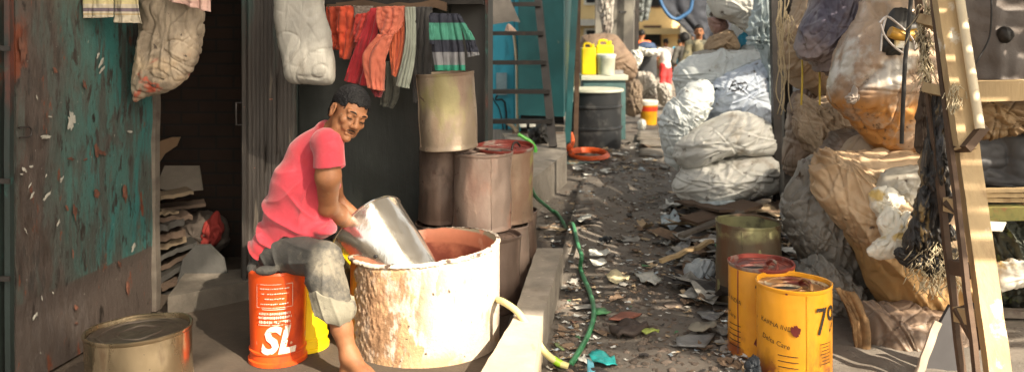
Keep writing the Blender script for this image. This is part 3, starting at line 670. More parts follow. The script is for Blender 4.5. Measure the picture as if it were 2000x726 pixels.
# ================================================================ drums
def drum_mats(base, rust, seed, metal=.55, rough=.42, patch=(.35, .28, .2)):
    return pmat('used tin '+str(seed), base, rough, metal, var=.2, vscale=4, stretch=(1, 1, .5), rough_var=.12,
        layers=[dict(color=rust, scale=3, lo=.46, hi=.66, seed=seed, stretch=(1, 1, .45), metal=.3, rough=.6), dict(color=patch, scale=5, lo=.55, hi=.68, seed=seed+3, stretch=(1, 1, .6), metal=.2),
                dict(color=(.10, .06, .045), scale=14, lo=.62, hi=.7, seed=seed+7, metal=.1, rough=.8), dict(color=(.14, .09, .07), scale=3, lo=.3, hi=.5, seed=seed+1, z=(0, 0), op=0)],
        bump=[(5, .35, (1, 1, .5), .02), (60, .15)])
def drum(name, label, cat, loc, r, h, mat, lidmat=None, tilt=(0, 0), top='recessed', dent=.006, seed=0, group=None, rimmat=None, seam=None, hoops=(), holes=False, rotz=0):
    t = thing(name, label, cat, loc, group)
    M = Matrix.Translation(Vector(loc)) @ Matrix.Rotation(R(tilt[0]), 4, 'X') @ Matrix.Rotation(R(tilt[1]), 4, 'Y') @ Matrix.Rotation(R(rotz), 4, 'Z')
    def disp(a, rr, z):
        if rr < r*.8: return (0, 0)
        q = mnoise.noise((math.cos(a)*1.6, math.sin(a)*1.6, z*5+seed*3.1)); q2 = mnoise.noise((math.cos(a)*4, math.sin(a)*4, z*9+seed))
        return (dent*q*1.5+dent*.5*q2, dent*.5*q if z > h*.9 else 0)
    prof = [(r*.96, 0), (r, .004), (r, .012), (r*.985, .018)]; n = 22
    for i in range(1, n): prof.append((r*.985, .018+(h-.036)*i/n))
    for hz in hoops: prof = sorted(prof+[(r*.985, hz*h-.012), (r*1.012, hz*h-.004), (r*1.012, hz*h+.004), (r*.985, hz*h+.012)], key=lambda p: p[1]) if False else prof
    prof += [(r*.985, h-.018)]
    o = lathe('body', prof, mat, t, M, 72, disp)
    if top != 'open':
        lathe('rim', [(r*.985, h-.018), (r*1.005, h-.012), (r*1.008, h-.002), (r*.985, h), (r*.955, h-.003), (r*.95, h-.02)], rimmat or mat, t, M, 72, disp)
        lm = lidmat or mat
        lp = [(r*.95, h-.02), (r*.8, h-.021), (r*.78, h-.016), (r*.74, h-.016), (r*.72, h-.021), (r*.45, h-.022), (r*.43, h-.018), (r*.4, h-.018), (r*.38, h-.022), (0.0001, h-.024)]
        lathe('lid', lp, lm, t, M, 72, lambda a, rr, z: (0, dent*.9*mnoise.noise((rr*math.cos(a)*14, rr*math.sin(a)*14, seed)) if rr < r*.93 else (dent*.5*mnoise.noise((math.cos(a)*1.6, math.sin(a)*1.6, h*5+seed*3.1)))))
    else:
        lathe('rim', [(r*.985, h-.018), (r*1.0, h-.012), (r*1.0, h), (r*.975, h), (r*.965, h-.012)], rimmat or mat, t, M, 72, disp)
        lathe('inside', [(r*.965, h-.012), (r*.96, h*.5), (r*.955, .03), (r*.9, .02), (0.0001, .02)], lidmat or mat, t, M, 72, disp)
    if seam is not None:
        pts = []
        for i in range(13):
            z = .02+(h-.04)*i/12; a = R(seam); rr = r*.985+disp(a, r*.985, z)[0]+.001; pts.append(M @ Vector((rr*math.cos(a), rr*math.sin(a), z)))
        tube('seam', pts, .003, rimmat or mat, t, seg=5, n=1, smoothpath=False)
    for i, hz in enumerate(hoops):
        pr = [(r*.984, h*hz-.012), (r*1.018, h*hz-.005), (r*1.018, h*hz+.005), (r*.984, h*hz+.012)]
        lathe('hoop', pr, mat, t, M, 72, disp)
    return t, M
T1 = drum_mats((.38, .30, .22), (.24, .16, .115), 2, .55, .40, (.30, .26, .13))
T2 = drum_mats((.34, .255, .21), (.26, .16, .125), 9, .5, .42, (.34, .19, .14))
T3 = drum_mats((.12, .085, .068), (.12, .07, .05), 14, .4, .5, (.2, .14, .11))
T4 = drum_mats((.25, .18, .13), (.20, .12, .08), 21, .45, .45, (.25, .24, .08))
M_rlid = pmat('dull red lid', (.20, .035, .025), .5, .1, var=.3, layers=[dict(color=(.25, .2, .17), scale=7, lo=.52, hi=.64, rough=.4)])
GD = 'used tin drums stacked against the kiosk'
def base_at(px, pyb, Y): v = P(px, pyb, Y); return (v.x, v.y, v.z)
drum('tin_drum', 'topmost tan tin drum of the stack, tilted to the left, under the striped shirt', 'drum', (P(877, 0, 4.93).x, 4.93, .835), .167, .43, T1, tilt=(0, -3.5), seed=1, group=GD, seam=200, dent=.007)
drum('tin_drum', 'pinkish dented tin drum with a vertical seam at the front of the middle row', 'drum', (P(943, 0, 4.90).x, 4.90, .395), .168, .425, T2, seed=2, group=GD, seam=-72, dent=.010)
drum('tin_drum', 'dark rusty tin drum leftmost in the middle row', 'drum', (P(868, 0, 5.08).x, 5.07, .395), .150, .43, T3, seed=3, group=GD, seam=-52, dent=.009)
t, M = drum('tin_drum', 'tin drum with a red lid at the right of the middle row', 'drum', (P(986, 0, 5.12).x, 5.12, .40), .172, .43, T4, M_rlid, tilt=(4, 0), seed=4, group=GD, rimmat=M_rlid, dent=.006)
lathe('filler_hole', [(.045, .412), (.043, .418), (.035, .418), (.034, .40), (.0001, .398)], M_black, t, M @ Matrix.Translation((-.06, -.05, 0)) @ Matrix.Diagonal((1.3, .9, 1, 1)), 24)
tube('handle', [M @ Vector((.04, -.06, .415)), M @ Vector((.05, -.03, .445)), M @ Vector((.07, .02, .445)), M @ Vector((.09, .05, .415))], .006, M_dark_metal, t)
drum('tin_drum', 'rusty brown bottom drum just behind the plastered barrel', 'drum', (P(962, 0, 4.68).x, 4.70, .006), .155, .40, T3, seed=5, group=GD, dent=.008)
drum('tin_drum', 'pinkish brown drum of the bottom row under the seamed drum', 'drum', (P(978, 0, 4.93).x, 5.03, .006), .168, .385, T2, seed=6, group=GD, dent=.008)
drum('tin_drum', 'grey brown drum rightmost in the bottom row beside the grey kerb', 'drum', (P(1000, 0, 5.3).x, 5.38, .006), .155, .39, T3, seed=7, group=GD, dent=.006)
drum('tin_drum', 'dark drum of the bottom row hidden behind the plastered barrel', 'drum', (P(868, 0, 5.08).x, 5.05, .006), .168, .385, T3, seed=8, group=GD, dent=.006)
# bright tin at lower left
T5 = pmat('bright tin', (.46, .36, .23), .27, .92, var=.15, vscale=3, stretch=(1, 1, .4), rough_var=.1, layers=[dict(color=(.14, .09, .05), scale=4, lo=.56, hi=.7, stretch=(1, 1, .4), metal=.3, rough=.6), dict(color=(.08, .06, .045), scale=30, lo=.66, hi=.7, metal=0)], bump=[(3, .25, (1, 1, .4), .02)])
T5l = pmat('stained tin lid', (.10, .08, .06), .4, .6, var=.3, layers=[dict(color=(.05, .035, .025), scale=7, lo=.45, hi=.6, metal=.1, rough=.6)])
drum('tin_drum', 'low shiny tin with stained ribbed lid at the foot of the teal door', 'drum', (P(272, 0, 3.60).x, 3.62, .006), .212, .262, T5, T5l, tilt=(-1.5, -2.5), seed=9, dent=.006)
# olive open can and yellow cans on the right
T6 = pmat('olive stained tin', (.13, .10, .065), .55, .35, var=.3, vscale=4, stretch=(1, 1, .5), layers=[dict(color=(.10, .08, .05), scale=3, lo=.45, hi=.62, stretch=(1, 1, .4), metal=.1), dict(color=(.10, .05, .025), scale=5, lo=.48, hi=.62, stretch=(1, 1, .3), metal=0), dict(color=(.26, .25, .12), scale=4, lo=.5, hi=.64, z=(.38, .43), jit=.1, metal=0)], bump=[(5, .3, (1, 1, .5), .02)])
T6i = pmat('olive can inside', (.20, .19, .09), .7, var=.35, vscale=9, layers=[dict(color=(.06, .05, .03), scale=8, lo=.5, hi=.65)])
Yo = 4.74
drum('open_can', 'open olive stained can behind the two yellow cans', 'can', (P(1462, 0, Yo).x, Yo, gz(P(1462, 0, Yo).x, Yo)), .178, .455, T6, T6i, top='open', seed=11, dent=.008, seam=-115)
M_yel = pmat('amber yellow enamel', (.72, .31, .015), .38, var=.1, vscale=3, coat=.2, rough_var=.1,
    layers=[dict(color=(.30, .11, .02), scale=4, lo=.58, hi=.72, seed=3, stretch=(1, 1, .5)), dict(color=(.12, .03, .015), scale=11, lo=.64, hi=.68, seed=5), dict(color=(.22, .05, .02), scale=6, lo=.45, hi=.56, seed=6, z=(.15, .05), jit=.15), dict(color=(.6, .22, .02), scale=2, lo=.45, hi=.65)], bump=[(4, .25, (1, 1, .6), .02)])
M_darkpr = pmat('black print', (.02, .015, .012), .6, layers=[dict(color=(.60, .26, .02), scale=60, lo=.60, hi=.64)])
M_dred = pmat('dried dark red paint', (.13, .018, .015), .35, var=.4, coat=.3)
M_lidm = pmat('smeared lid', (.35, .18, .07), .35, .2, var=.35, layers=[dict(color=(.6, .5, .33), scale=5, lo=.5, hi=.58), dict(color=(.15, .03, .02), scale=6, lo=.52, hi=.6, seed=9)])
M_lidr = pmat('red smeared lid', (.20, .05, .035), .35, .1, var=.3, layers=[dict(color=(.30, .22, .16), scale=7, lo=.55, hi=.62), dict(color=(.10, .02, .015), scale=6, lo=.5, hi=.6, seed=9)])
GY = 'yellow cans marked 79'
def ycan(label, px, Y, r, h, seed, lid, txt_angle, tilt=(0, 0), back=False):
    x = P(px, 0, Y).x
    t, M = drum('yellow_can', label, 'can', (x, Y, gz(x, Y)-.004), r, h, M_yel, lid, tilt=tilt, seed=seed, group=GY, dent=.004, rimmat=M_rlid if back else M_yel, seam=-88 if not back else -150)
    rr = r*.985+.0045
    flatwrap_text('lettering', '79', .165, M_darkpr, t, 0, 0, rr, R(txt_angle), h-.135, squash=.8, M=M)
    flatwrap_text('lettering', 'KARMA INDIA', .028, M_darkpr, t, 0, 0, rr, R(txt_angle-80), h-.155, rot=-.14, M=M)
    flatwrap_text('lettering', 'Delta Care', .030, M_darkpr, t, 0, 0, rr, R(txt_angle-84), h-.225, rot=-.2, M=M)
    for i, s in enumerate(['EXPORT QUALITY', 'NET 20 LTR', 'BATCH No 175', 'Mfg date 04']):
        pass
    V = []
    for i in range(7): V.append((R(txt_angle-2), h-.225-.014*i, .05 if i % 3 else .062, .003))
    for i in range(5): V.append((R(txt_angle-64), h-.275-.024*i, .085, .0035))
    V += [(R(txt_angle-2)-.033/r, h-.27, .0022, .1), (R(txt_angle-2)+.033/r, h-.27, .0022, .1)]
    wrap_rects('printed_lines', V, M_darkpr, t, rr, M)
    # filler opening and red spill on the lid
    lathe('filler_hole', [(.052, h-.012), (.056, h-.006), (.050, h-.004), (.046, h-.01), (.044, h-.03)], lid, t, M @ Matrix.Translation((-.055, -.07, 0)) @ Matrix.Diagonal((1.25, .8, 1, 1)), 32)
    lathe('filler_dark', [(.046, h-.013), (.0001, h-.014)], M_black, t, M @ Matrix.Translation((-.055, -.07, 0)) @ Matrix.Diagonal((1.25, .8, 1, 1)), 32)
    tube('lid_handle', [M @ Vector((.045, -.09, h-.02)), M @ Vector((.055, -.06, h+.002)), M @ Vector((.05, 0, h+.004)), M @ Vector((.04, .04, h-.018))], .008, lid, t)
    return t, M, r, h
t, M, r_, h_ = ycan('yellow can marked 79 with a cream smeared lid, the nearer of the pair', 1550, 3.80, .160, .41, 12, M_lidm, -52)
V, Fc = [], []
def blot(t, M, r, a0, z0, w_, h_, mat, nm, seed):
    V, Fc = [], []; n = 26; V.append(M @ Vector((r*math.cos(a0), r*math.sin(a0), z0)))
    for k in range(n):
        a = 2*PI*k/n; q = 1+.4*mnoise.noise((math.cos(a)*2, math.sin(a)*2, seed))+.3*mnoise.noise((math.cos(a)*6, math.sin(a)*6, seed))
        aa = a0+math.cos(a)*w_*q/r; V.append(M @ Vector((r*math.cos(aa), r*math.sin(aa), z0+math.sin(a)*h_*q)))
    for k in range(n): Fc.append((0, 1+k, 1+(k+1) % n))
    mk(nm, V, Fc, mat, t)
blot(t, M, .1625, R(-105), .245, .02, .024, M_dred, 'paint_blot', 3)
blot(t, M, .1625, R(-118), .395, .006, .004, M_dred, 'paint_blot', 5)
t, M, r_, h_ = ycan('yellow can marked 79 with a red lid, the farther of the pair', 1487, 4.08, .152, .425, 17, M_lidr, -94, back=True)
blot(t, M, .1545, R(-98), .10, .05, .045, M_dred, 'paint_blot', 8); blot(t, M, .1545, R(-80), .16, .012, .05, M_dred, 'paint_blot', 9)
# red bucket upside down (the seat) and the yellow one behind it
def pail(name, label, loc, r0, r1, h, mat, group=None, M=None, upside=False, lidmat=None):
    t = thing(name, label, 'bucket', loc, group); M = Matrix.Translation(Vector(loc))
    if upside: prof = [(r1*.95, 0), (r1+.008, .002), (r1+.008, .018), (r1, .022), (r1-.001, .05), (r1+.004, .054), (r1+.004, .062), (r1-.002, .066), (r0, h-.01), (r0-.006, h), (r0*.9, h), (r0*.88, h-.008), (.0001, h-.008)]
    else: prof = [(.0001, .004), (r0*.96, .004), (r0, .012), (r1, h-.07), (r1+.005, h-.066), (r1+.005, h-.056), (r1, h-.052), (r1, h-.01), (r1+.006, h-.008), (r1+.006, h), (r1-.006, h), (r1-.008, h-.02), (r0*.95, .02), (.0001, .02)]
    lathe('body', prof, mat, t, M, 72, None, 30)
    return t, M
M_rb = pmat('orange red plastic', (.66, .075, .012), .34, var=.1, vscale=3, layers=[dict(color=(.35, .035, .012), scale=4, lo=.55, hi=.7, stretch=(1, 1, .6)), dict(color=(.5, .3, .2), scale=18, lo=.68, hi=.72)], bump=[(4, .12)])
M_print = pmat('cream print', (.62, .52, .42), .5, var=.2, layers=[dict(color=(.55, .10, .03), scale=40, lo=.56, hi=.62)])
xb = P(543, 0, 3.98).x
t, M = pail('bucket', 'orange red upside down bucket with inverted white lettering that the man sits on', (xb, 3.98, .006), .131, .124, .418, M_rb, upside=True)
rr = .1335
flatwrap_text('lettering', 'SL', .165, M_print, t, 0, 0, rr-.003, R(-76), .118, squash=1.0, M=M, wob=3, shear=.25)
_pr = random.Random(3)
def tiny_print(zc, width, hgt, lo_, hi_, nm='printed_line'):
    """a row of small worn print, too small to read"""
    V = []; x = -width/2
    while x < width/2:
        w_ = _pr.uniform(lo_, hi_); V.append((R(-82)+(x+w_/2)/rr, zc+_pr.uniform(-.0006, .0006), min(w_, width/2-x+.001), hgt*_pr.uniform(.7, 1.0))); x += w_+_pr.uniform(.0012, .0035)
    wrap_rects(nm, V, M_print, t, rr+.0005, M)
for i, w__ in enumerate((.125, .085, .12, .13)): tiny_print(.286+.0225*i, w__, .0055, .002, .011)
tiny_print(.243, .14, .012, .0022, .006); tiny_print(.226, .15, .013, .0022, .007); tiny_print(.206, .14, .014, .003, .006)
wrap_rects('printed_frame', [(R(-82), .27, .165, .0022), (R(-82), .372, .165, .0022), (R(-82)-.082/rr, .321, .0022, .102), (R(-82)+.082/rr, .321, .0022, .102), (R(-82), .262, .11, .003), (R(-82), .193, .15, .0022)], M_print, t, rr+.0005, M)
M_yb = pmat('lemon yellow plastic', (.80, .55, .01), .32, var=.06)
pail('bucket', 'lemon yellow bucket half hidden behind the orange red one', (P(590, 0, 4.1).x, 4.13, .006), .108, .112, .30, M_yb, upside=True)

# ================================================================ the big plastered barrel
BX, BY, BR, BH = P(829, 0, 4.22).x, 4.22, .366, .46
def crust_mask(a, z):
    d = a*180/PI
    e = -147+12*mnoise.noise((z*6, 1.3, 2))+6*mnoise.noise((z*22, 3.3, 2))
    e2 = 20
    q = (d-e)/3.0; q2 = (e2-d)/12.0
    return max(0, min(1, q))*max(0, min(1, q2))
def barrel():
    t = thing('plastered_barrel', 'big squat barrel crusted with white plaster holding the shiny tin', 'barrel', (BX, BY, 0))
    n, m = 420, 80; V, Fc = [], []; attr = []
    for j in range(m+1):
        s = j/m
        for i in range(n):
            a = -PI+2*PI*i/n
            top = BH+.028*math.cos(a)+.004*mnoise.noise((math.cos(a)*9, math.sin(a)*9, 4))+.006*abs(mnoise.noise((math.cos(a)*30, math.sin(a)*30, 7)))
            z = .006+(top-.006)*s; c = crust_mask(a, z)
            if z > top-.022-.022*mnoise.noise((a*9, 0, 1)): c *= .55
            lf = max(0, min(1, 1-(a*180/PI+140)/60)); r = BR-.012+c*(.010+(.0008+.003*lf)*mnoise.noise((a*16, z*24, 1))+(.0008+.003*lf)*mnoise.noise((a*40, z*60, 2))+(.011*max(0, min(1, 1-(a*180/PI+150)/40)))*(mnoise.noise((a*30, z*34, 3))+.2*mnoise.noise((a*90, z*110, 3))))
            V.append((BX+r*math.cos(a), BY+r*math.sin(a), z)); attr.append(c)
    for j in range(m):
        for i in range(n): Fc.append((j*n+i, j*n+(i+1) % n, (j+1)*n+(i+1) % n, (j+1)*n+i))
    mp = pmat('crusted plaster', (.52, .44, .36), .85, var=.10, vscale=5, bump=[(22, .5, (1, 1, .6)), (80, .4), (200, .25)],
        layers=[dict(color=(.36, .21, .115), scale=7, lo=.44, hi=.54, seed=4, stretch=(1.2, 1, .5), x=(-.32, -.50), jit=.4), dict(color=(.30, .17, .09), scale=4.5, lo=.50, hi=.56, seed=33, stretch=(1.6, 1, .45), x=(-.30, -.44), jit=.3), dict(color=(.26, .15, .08), scale=13, lo=.52, hi=.60, seed=7, stretch=(1, 1, .5), x=(-.35, -.50), jit=.4), dict(color=(.42, .26, .14), scale=6, lo=.53, hi=.57, seed=27, stretch=(1.3, 1, .7), x=(-.22, -.36), jit=.3),
                dict(color=(.50, .33, .19), scale=5, lo=.52, hi=.62, seed=13, z=(.10, .03), jit=.06), dict(color=(.52, .36, .22), scale=9, lo=.6, hi=.66, seed=15, stretch=(1, 1, .4)),
                dict(color=(.33, .24, .16), scale=4, lo=.3, hi=.5, seed=5, x=(-.62, -.70), jit=.12), dict(color=(.10, .07, .05), scale=26, lo=.66, hi=.70, seed=2), dict(color=(.75, .48, .06), scale=14, lo=.62, hi=.66, seed=8, z=(.44, .46), x=(-.42, -.38))])
    o = mk('shell', V, Fc, [pmat('rust orange drum', (.36, .09, .028), .5, .1, var=.3, vscale=5, stretch=(1, 1, .3), layers=[dict(color=(.14, .04, .02), scale=5, lo=.5, hi=.64, stretch=(1, 1, .4))]), mp], t, smooth=True)
    for p in o.data.polygons:
        if sum(attr[v] for v in p.vertices)/4 > .35: p.material_index = 1
    # inside
    V2, F2 = [], []
    for j in range(14):
        for i in range(n//3):
            a = -PI+2*PI*i/(n//3); top = V[m*n+i*3][2]; z = top-(top-.12)*j/13 if j else top
            r = BR-.022-(.004 if j else -.004)
            V2.append((BX+r*math.cos(a), BY+r*math.sin(a), z))
    k = n//3
    for j in range(13):
        for i in range(k): F2.append((j*k+i, (j+1)*k+i, (j+1)*k+(i+1) % k, j*k+(i+1) % k))
    mi = pmat('terracotta stained inside', (.46, .16, .09), .55, var=.15, layers=[dict(color=(.20, .05, .03), scale=4, lo=.3, hi=.5, z=(.40, .385), jit=.03), dict(color=(.30, .27, .19), scale=9, lo=.3, hi=.5, z=(.462, .472), jit=.02), dict(color=(.55, .26, .17), scale=8, lo=.56, hi=.64)])
    mk('lining', V2, F2, mi, t, smooth=True)
    lathe('contents', [(BR-.02, .22), (BR*.6, .215), (.0001, .21)], pmat('dark red liquid', (.12, .03, .02), .2), t, Matrix.Translation((BX, BY, 0)), 48)
    # jagged torn lip
    V3, F3 = [], []
    for i in range(n):
        a = -PI+2*PI*i/n; top = V[m*n+i][2]; ra = BR-.018; rb = BR+.002+.004*mnoise.noise((a*12, 1, 1)); jag = .010*max(0, mnoise.noise((a*40, 3, 1)))+.003
        V3 += [(BX+ra*math.cos(a), BY+ra*math.sin(a), top+.003), (BX+rb*math.cos(a), BY+rb*math.sin(a), top+jag*.4), (BX+rb*math.cos(a), BY+rb*math.sin(a), top-.006-jag)]
    for i in range(n):
        i2 = (i+1) % n
        for q in (0, 1): F3.append((i*3+q, i2*3+q, i2*3+q+1, i*3+q+1))
    mk('rim', V3, F3, pmat('chipped rim', (.55, .47, .38), .8, var=.3, vscale=20, layers=[dict(color=(.08, .05, .035), scale=12, lo=.52, hi=.58)]), t, smooth=True)
barrel()
# ================================================================ the shiny tin in his hands
def pot():
    mouth = P(715, 443, 4.31); ax = Vector((.66, -.46, -.59)).normalized()      # from mouth into the barrel
    z = -ax; x = Vector((0, 1, 0)).cross(z).normalized(); y = z.cross(x)
    M = Matrix.Translation(mouth+ax*.404) @ Matrix((x, y, z)).transposed().to_4x4()
    t = thing('shiny_tin', 'shiny silver tin drum tilted over the plastered barrel in the hands of the man', 'tin', tuple(mouth+ax*.404))
    mt = pmat('bright bare tin', (.84, .80, .72), .17, .96, var=.05, vscale=3, layers=[dict(color=(.60, .47, .28), scale=2, lo=.56, hi=.75, seed=4)], bump=[(1.6, .35, (1, 1, .5), .04)])
    def disp(a, r, zz): return (.008*mnoise.noise((math.cos(a)*1.6, math.sin(a)*1.6, zz*4))+.002*mnoise.noise((math.cos(a)*5, math.sin(a)*5, zz*12)), .004*mnoise.noise((math.cos(a)*3, math.sin(a)*3, 9)))
    pr = [(.0001, 0), (.120, 0), (.141, .005), (.147, .012)]+[(.148+.056*(i/24)**.85, .016+.379*i/24) for i in range(25)]
    lathe('body', pr, mt, t, M, 96, disp)
    lathe('rim', [(.204, .395), (.208, .398), (.2075, .404), (.203, .408), (.199, .404)], mt, t, M, 96, disp)
    lathe('inside', [(.199, .404), (.176, .2), (.142, .014), (.0001, .012)], mt, t, M, 96, disp)
    lathe('dimple', [(.009, 0), (.007, .006), (.0001, .007)], M_black, t, M @ Matrix.Translation((0, 0, .18)) @ Matrix.Rotation(R(90), 4, 'X') @ Matrix.Translation((0, 0, .178)), 16)
    return t
POT = pot()
# ================================================================ the lane: left side beyond the kiosk
M_teal = pmat('teal painted sheet', (.02, .105, .115), .45, .05, var=.2, vscale=2, layers=[dict(color=(.015, .08, .085), scale=1.5, lo=.45, hi=.7), dict(color=(.12, .16, .13), scale=18, lo=.66, hi=.72)], bump=[(3, .2, (1, 1, 1), .03)])
M_ltblue = pmat('bright blue painted door', (.05, .44, .60), .45, var=.15, vscale=3, stretch=(1, 1, .3), layers=[dict(color=(.02, .2, .28), scale=5, lo=.5, hi=.65, stretch=(1, 1, .3))])
M_tealbox = pmat('dull teal box', (.06, .13, .13), .6, var=.2, layers=[dict(color=(.03, .07, .07), scale=4, lo=.5, hi=.65)])
t = thing('shack', 'teal sheet-metal shack with bright blue door beyond the steel kiosk', 'shack', (.2, 10.2, .3))
def wx(px, Y): return P(px, 0, Y).x
plane_box('wall', (wx(1012, 10), 10.0), (wx(1101, 9.8), 9.8), zat(228, 9.8), 2.9, .05, M_teal, t, 6, 6, .02, 3)
plane_box('side_wall', (wx(1101, 9.8), 9.86), (wx(1101, 9.8)+.28, 12.4), zat(228, 9.8), 2.9, .05, M_teal, t)
plane_box('lower_wall', (wx(940, 11), 11.3), (wx(1104, 11), 11.3), .25, 2.9, .05, M_bdark, t)
d = plane_box('door', (wx(940, 10.6), 10.6), (wx(1004, 10.6), 10.6), .3, 2.9, .04, M_ltblue, t)
beam('door_frame', (wx(1011, 10.4), 10.35, .3), (wx(1011, 10.4), 10.35, 2.9), .07, .05, M_ltblue, t)
bm = bmesh.new(); box_bm(bm, (wx(969, 10.5), 10.52, zat(186, 10.5)), (wx(990, 10.5), 10.58, zat(143, 10.5))); from_bm('meter_box', bm, pmat('pale blue box', (.25, .36, .40), .5), t)
tube('cable', [P(972, 186, 10.5), P(968, 195, 10.5), P(986, 200, 10.5), P(990, 260, 10.5)], .012, M_black, t, n=3)
tube('cable', [P(958, 145, 10.55), P(962, 190, 10.5), P(976, 215, 10.5), P(984, 260, 10.5)], .008, M_black, t, n=4)
bm = bmesh.new(); box_bm(bm, (wx(940, 10), 9.7, 2.9), (1.4, 12.6, 2.96)); from_bm('roof', bm, M_shed, t)
tag(tube('pale_pipe', [P(948, 238, 10.2), P(970, 236, 10.2), P(992, 240, 10.2), P(1008, 256, 10.2), P(1012, 275, 10.2)], .025, pmat('cream plastic pipe', (.5, .4, .28), .5)), 'curved cream pipe in front of the bright blue door', 'pipe')
tag(tube('thin_pipe', [P(1003, 60, 10.3), P(1009, 120, 10.3), P(1010, 200, 10.3), P(1011, 280, 10.3)], .018, pmat('cream plastic pipe', (.5, .42, .28), .5)), 'thin upright cream pipe by the bright blue door', 'pipe')
# ladder
lad = thing('ladder', 'dark steel ladder leaning in front of the teal shack', 'ladder', (.35, 9, .3))
La, Lb = P(1080, 287, 8.9), P(1043, -80, 9.7)
beam('rail', La, Lb, .085, .05, M_dark_metal, lad, up=(0, 1, 0))
La2, Lb2 = P(935, 287, 8.9), P(900, -80, 9.7)
beam('rail', La2, Lb2, .085, .05, M_dark_metal, lad, up=(0, 1, 0))
for py in (240, 185, 130, 73, 15, -45):
    s = (287-py)/367; a = La2.lerp(Lb2, s); b = La.lerp(Lb, s); beam('rung', a+Vector((0, -.02, 0)), b+Vector((.02, -.02, 0)), .045, .10, M_dark_metal, lad, up=(0, 1, 0))
# clutter above and on the pavement
tag(slab_out('metal_sheet', [(953, -30), (986, -25), (1016, 44), (1000, 42), (953, 50)], 8.6, .01, pmat('grey sheet', (.18, .16, .14), .5, .2)), 'grey folded sheet of metal hanging by the top of the dark ladder', 'sheet')
tag(inflate('cloth_bundle', [(990, 48), (1000, 50), (1012, 66), (998, 68), (985, 66)], 9.4, .06, pmat('pinkish rag', (.35, .25, .2), .9), N=50, Mr=10, seed=70), 'small pinkish rag bundle on a rung of the dark ladder', 'rag')
tag(inflate('engine', [(1035, 262), (1045, 250), (1062, 240), (1070, 262), (1068, 284), (1040, 285)], 9.3, .10, pmat('oily machine', (.03, .028, .026), .4, .4), N=60, Mr=12, seed=72, fold=.05), 'small oily black machine on the pavement behind the ladder foot', 'machine')
M_green = pmat('green plastic', (.10, .45, .06), .35)
tag(tube('green_hook', [P(1012, 262, 8.6), P(1022, 268, 8.6), P(1038, 278, 8.6), P(1046, 292, 8.6), P(1042, 305, 8.6)], .018, M_green), 'bright green plastic handle lying at the edge of the pavement', 'handle')
for i, (a, b) in enumerate([(1015, 1028), (1034, 1046)]):
    bm = bmesh.new(); box_bm(bm, (wx(a, 9.8), 9.75, zat(248, 9.8)), (wx(b, 9.8), 9.9, zat(236, 9.8))); bevel_all(bm, .01)
    tag(from_bm('white_box', bm, M_white, smooth=True, flat_angle=30), ['small white box under the teal wall, left of its twin', 'small white box under the teal wall, right of its twin'][i], 'box', 'white boxes under the teal wall')
for i, (py, yy) in enumerate([(262, 10.2), (250, 10.4), (272, 10.0)]):
    tag(beam('plank', P(1000, py, yy), P(1100, py+2, yy), .05, .12, [M_wood_brown, M_bdark, M_wood_grey][i], None, up=(0, 1, 0)), ['brown plank', 'black plank', 'grey plank'][i]+' lying in the gap below the teal wall', 'plank', 'planks under the teal wall')
# poles beyond
tag(beam('teal_post', P(1107, 300, 10.4), P(1126, -60, 10.4), .075, .06, M_teal), 'slanting teal post left of the brown post', 'post')
tag(beam('pale_post', P(1117, 200, 10.9), P(1122, -60, 10.9), .03, .03, pmat('pale post', (.35, .42, .40), .6)), 'thin pale post between the teal post and the brown post', 'post')
tag(beam('brown_post', P(1131, 330, 10.0)+Vector((0, .6, 0)), P(1131, -60, 10.6), .055, .06, M_wood_brown), 'upright brown timber post by the grey drum', 'post')
# grey drum, teal box, cans, bucket
M_gd = pmat('charcoal plastic drum', (.016, .018, .021), .45, var=.2, vscale=3, layers=[dict(color=(.06, .06, .06), scale=5, lo=.55, hi=.7)])
M_cream = pmat('cream lid', (.55, .56, .46), .6, var=.1)
Yd = 11.15; xd = wx(1160, Yd); rd = 53/F_*Yd
t = thing('storage_drum', 'big charcoal drum with a cream lid board beside the lane', 'drum', (xd, Yd, 0)); M = Matrix.Translation((xd, Yd, 0))
lathe('body', [(.0001, .0), (rd*.95, 0), (rd, .03), (rd, .25), (rd+.015, .26), (rd+.015, .28), (rd, .29), (rd, .52), (rd+.015, .53), (rd+.015, .55), (rd, .56), (rd, .72), (.0001, .72)], M_gd, t, M, 64)
lathe('lid', [(.0001, .725), (rd+.03, .725), (rd+.035, .735), (rd+.03, .76), (.0001, .765)], M_cream, t, M, 64)
bm = bmesh.new(); x0, x1 = wx(1139, 12), wx(1222, 12); box_bm(bm, (x0, 12, 0), (x1, 12.5, zat(157, 12))); bevel_all(bm, .012)
t = thing('counter', 'dull teal cabinet with a pale top behind the charcoal drum', 'cabinet', ((x0+x1)/2, 12.2, 0)); from_bm('body', bm, M_tealbox, t, True, 30)
bm = bmesh.new(); box_bm(bm, (x0-.03, 11.96, zat(157, 12)+.002), (x1+.03, 12.54, zat(147, 12))); bevel_all(bm, .006); from_bm('top', bm, M_cream, t, True, 30)
bm = bmesh.new(); box_bm(bm, (x0+.32, 12.1, zat(147, 12)+.003), (x1-.02, 12.3, zat(139, 12))); tag(from_bm('small_box', bm, pmat('grey box', (.3, .3, .32), .6)), 'small flat grey box on the teal cabinet', 'box')
M_jy = pmat('yellow jerrycan plastic', (.80, .60, .01), .35, var=.06)
ztop = zat(147, 12)+.002
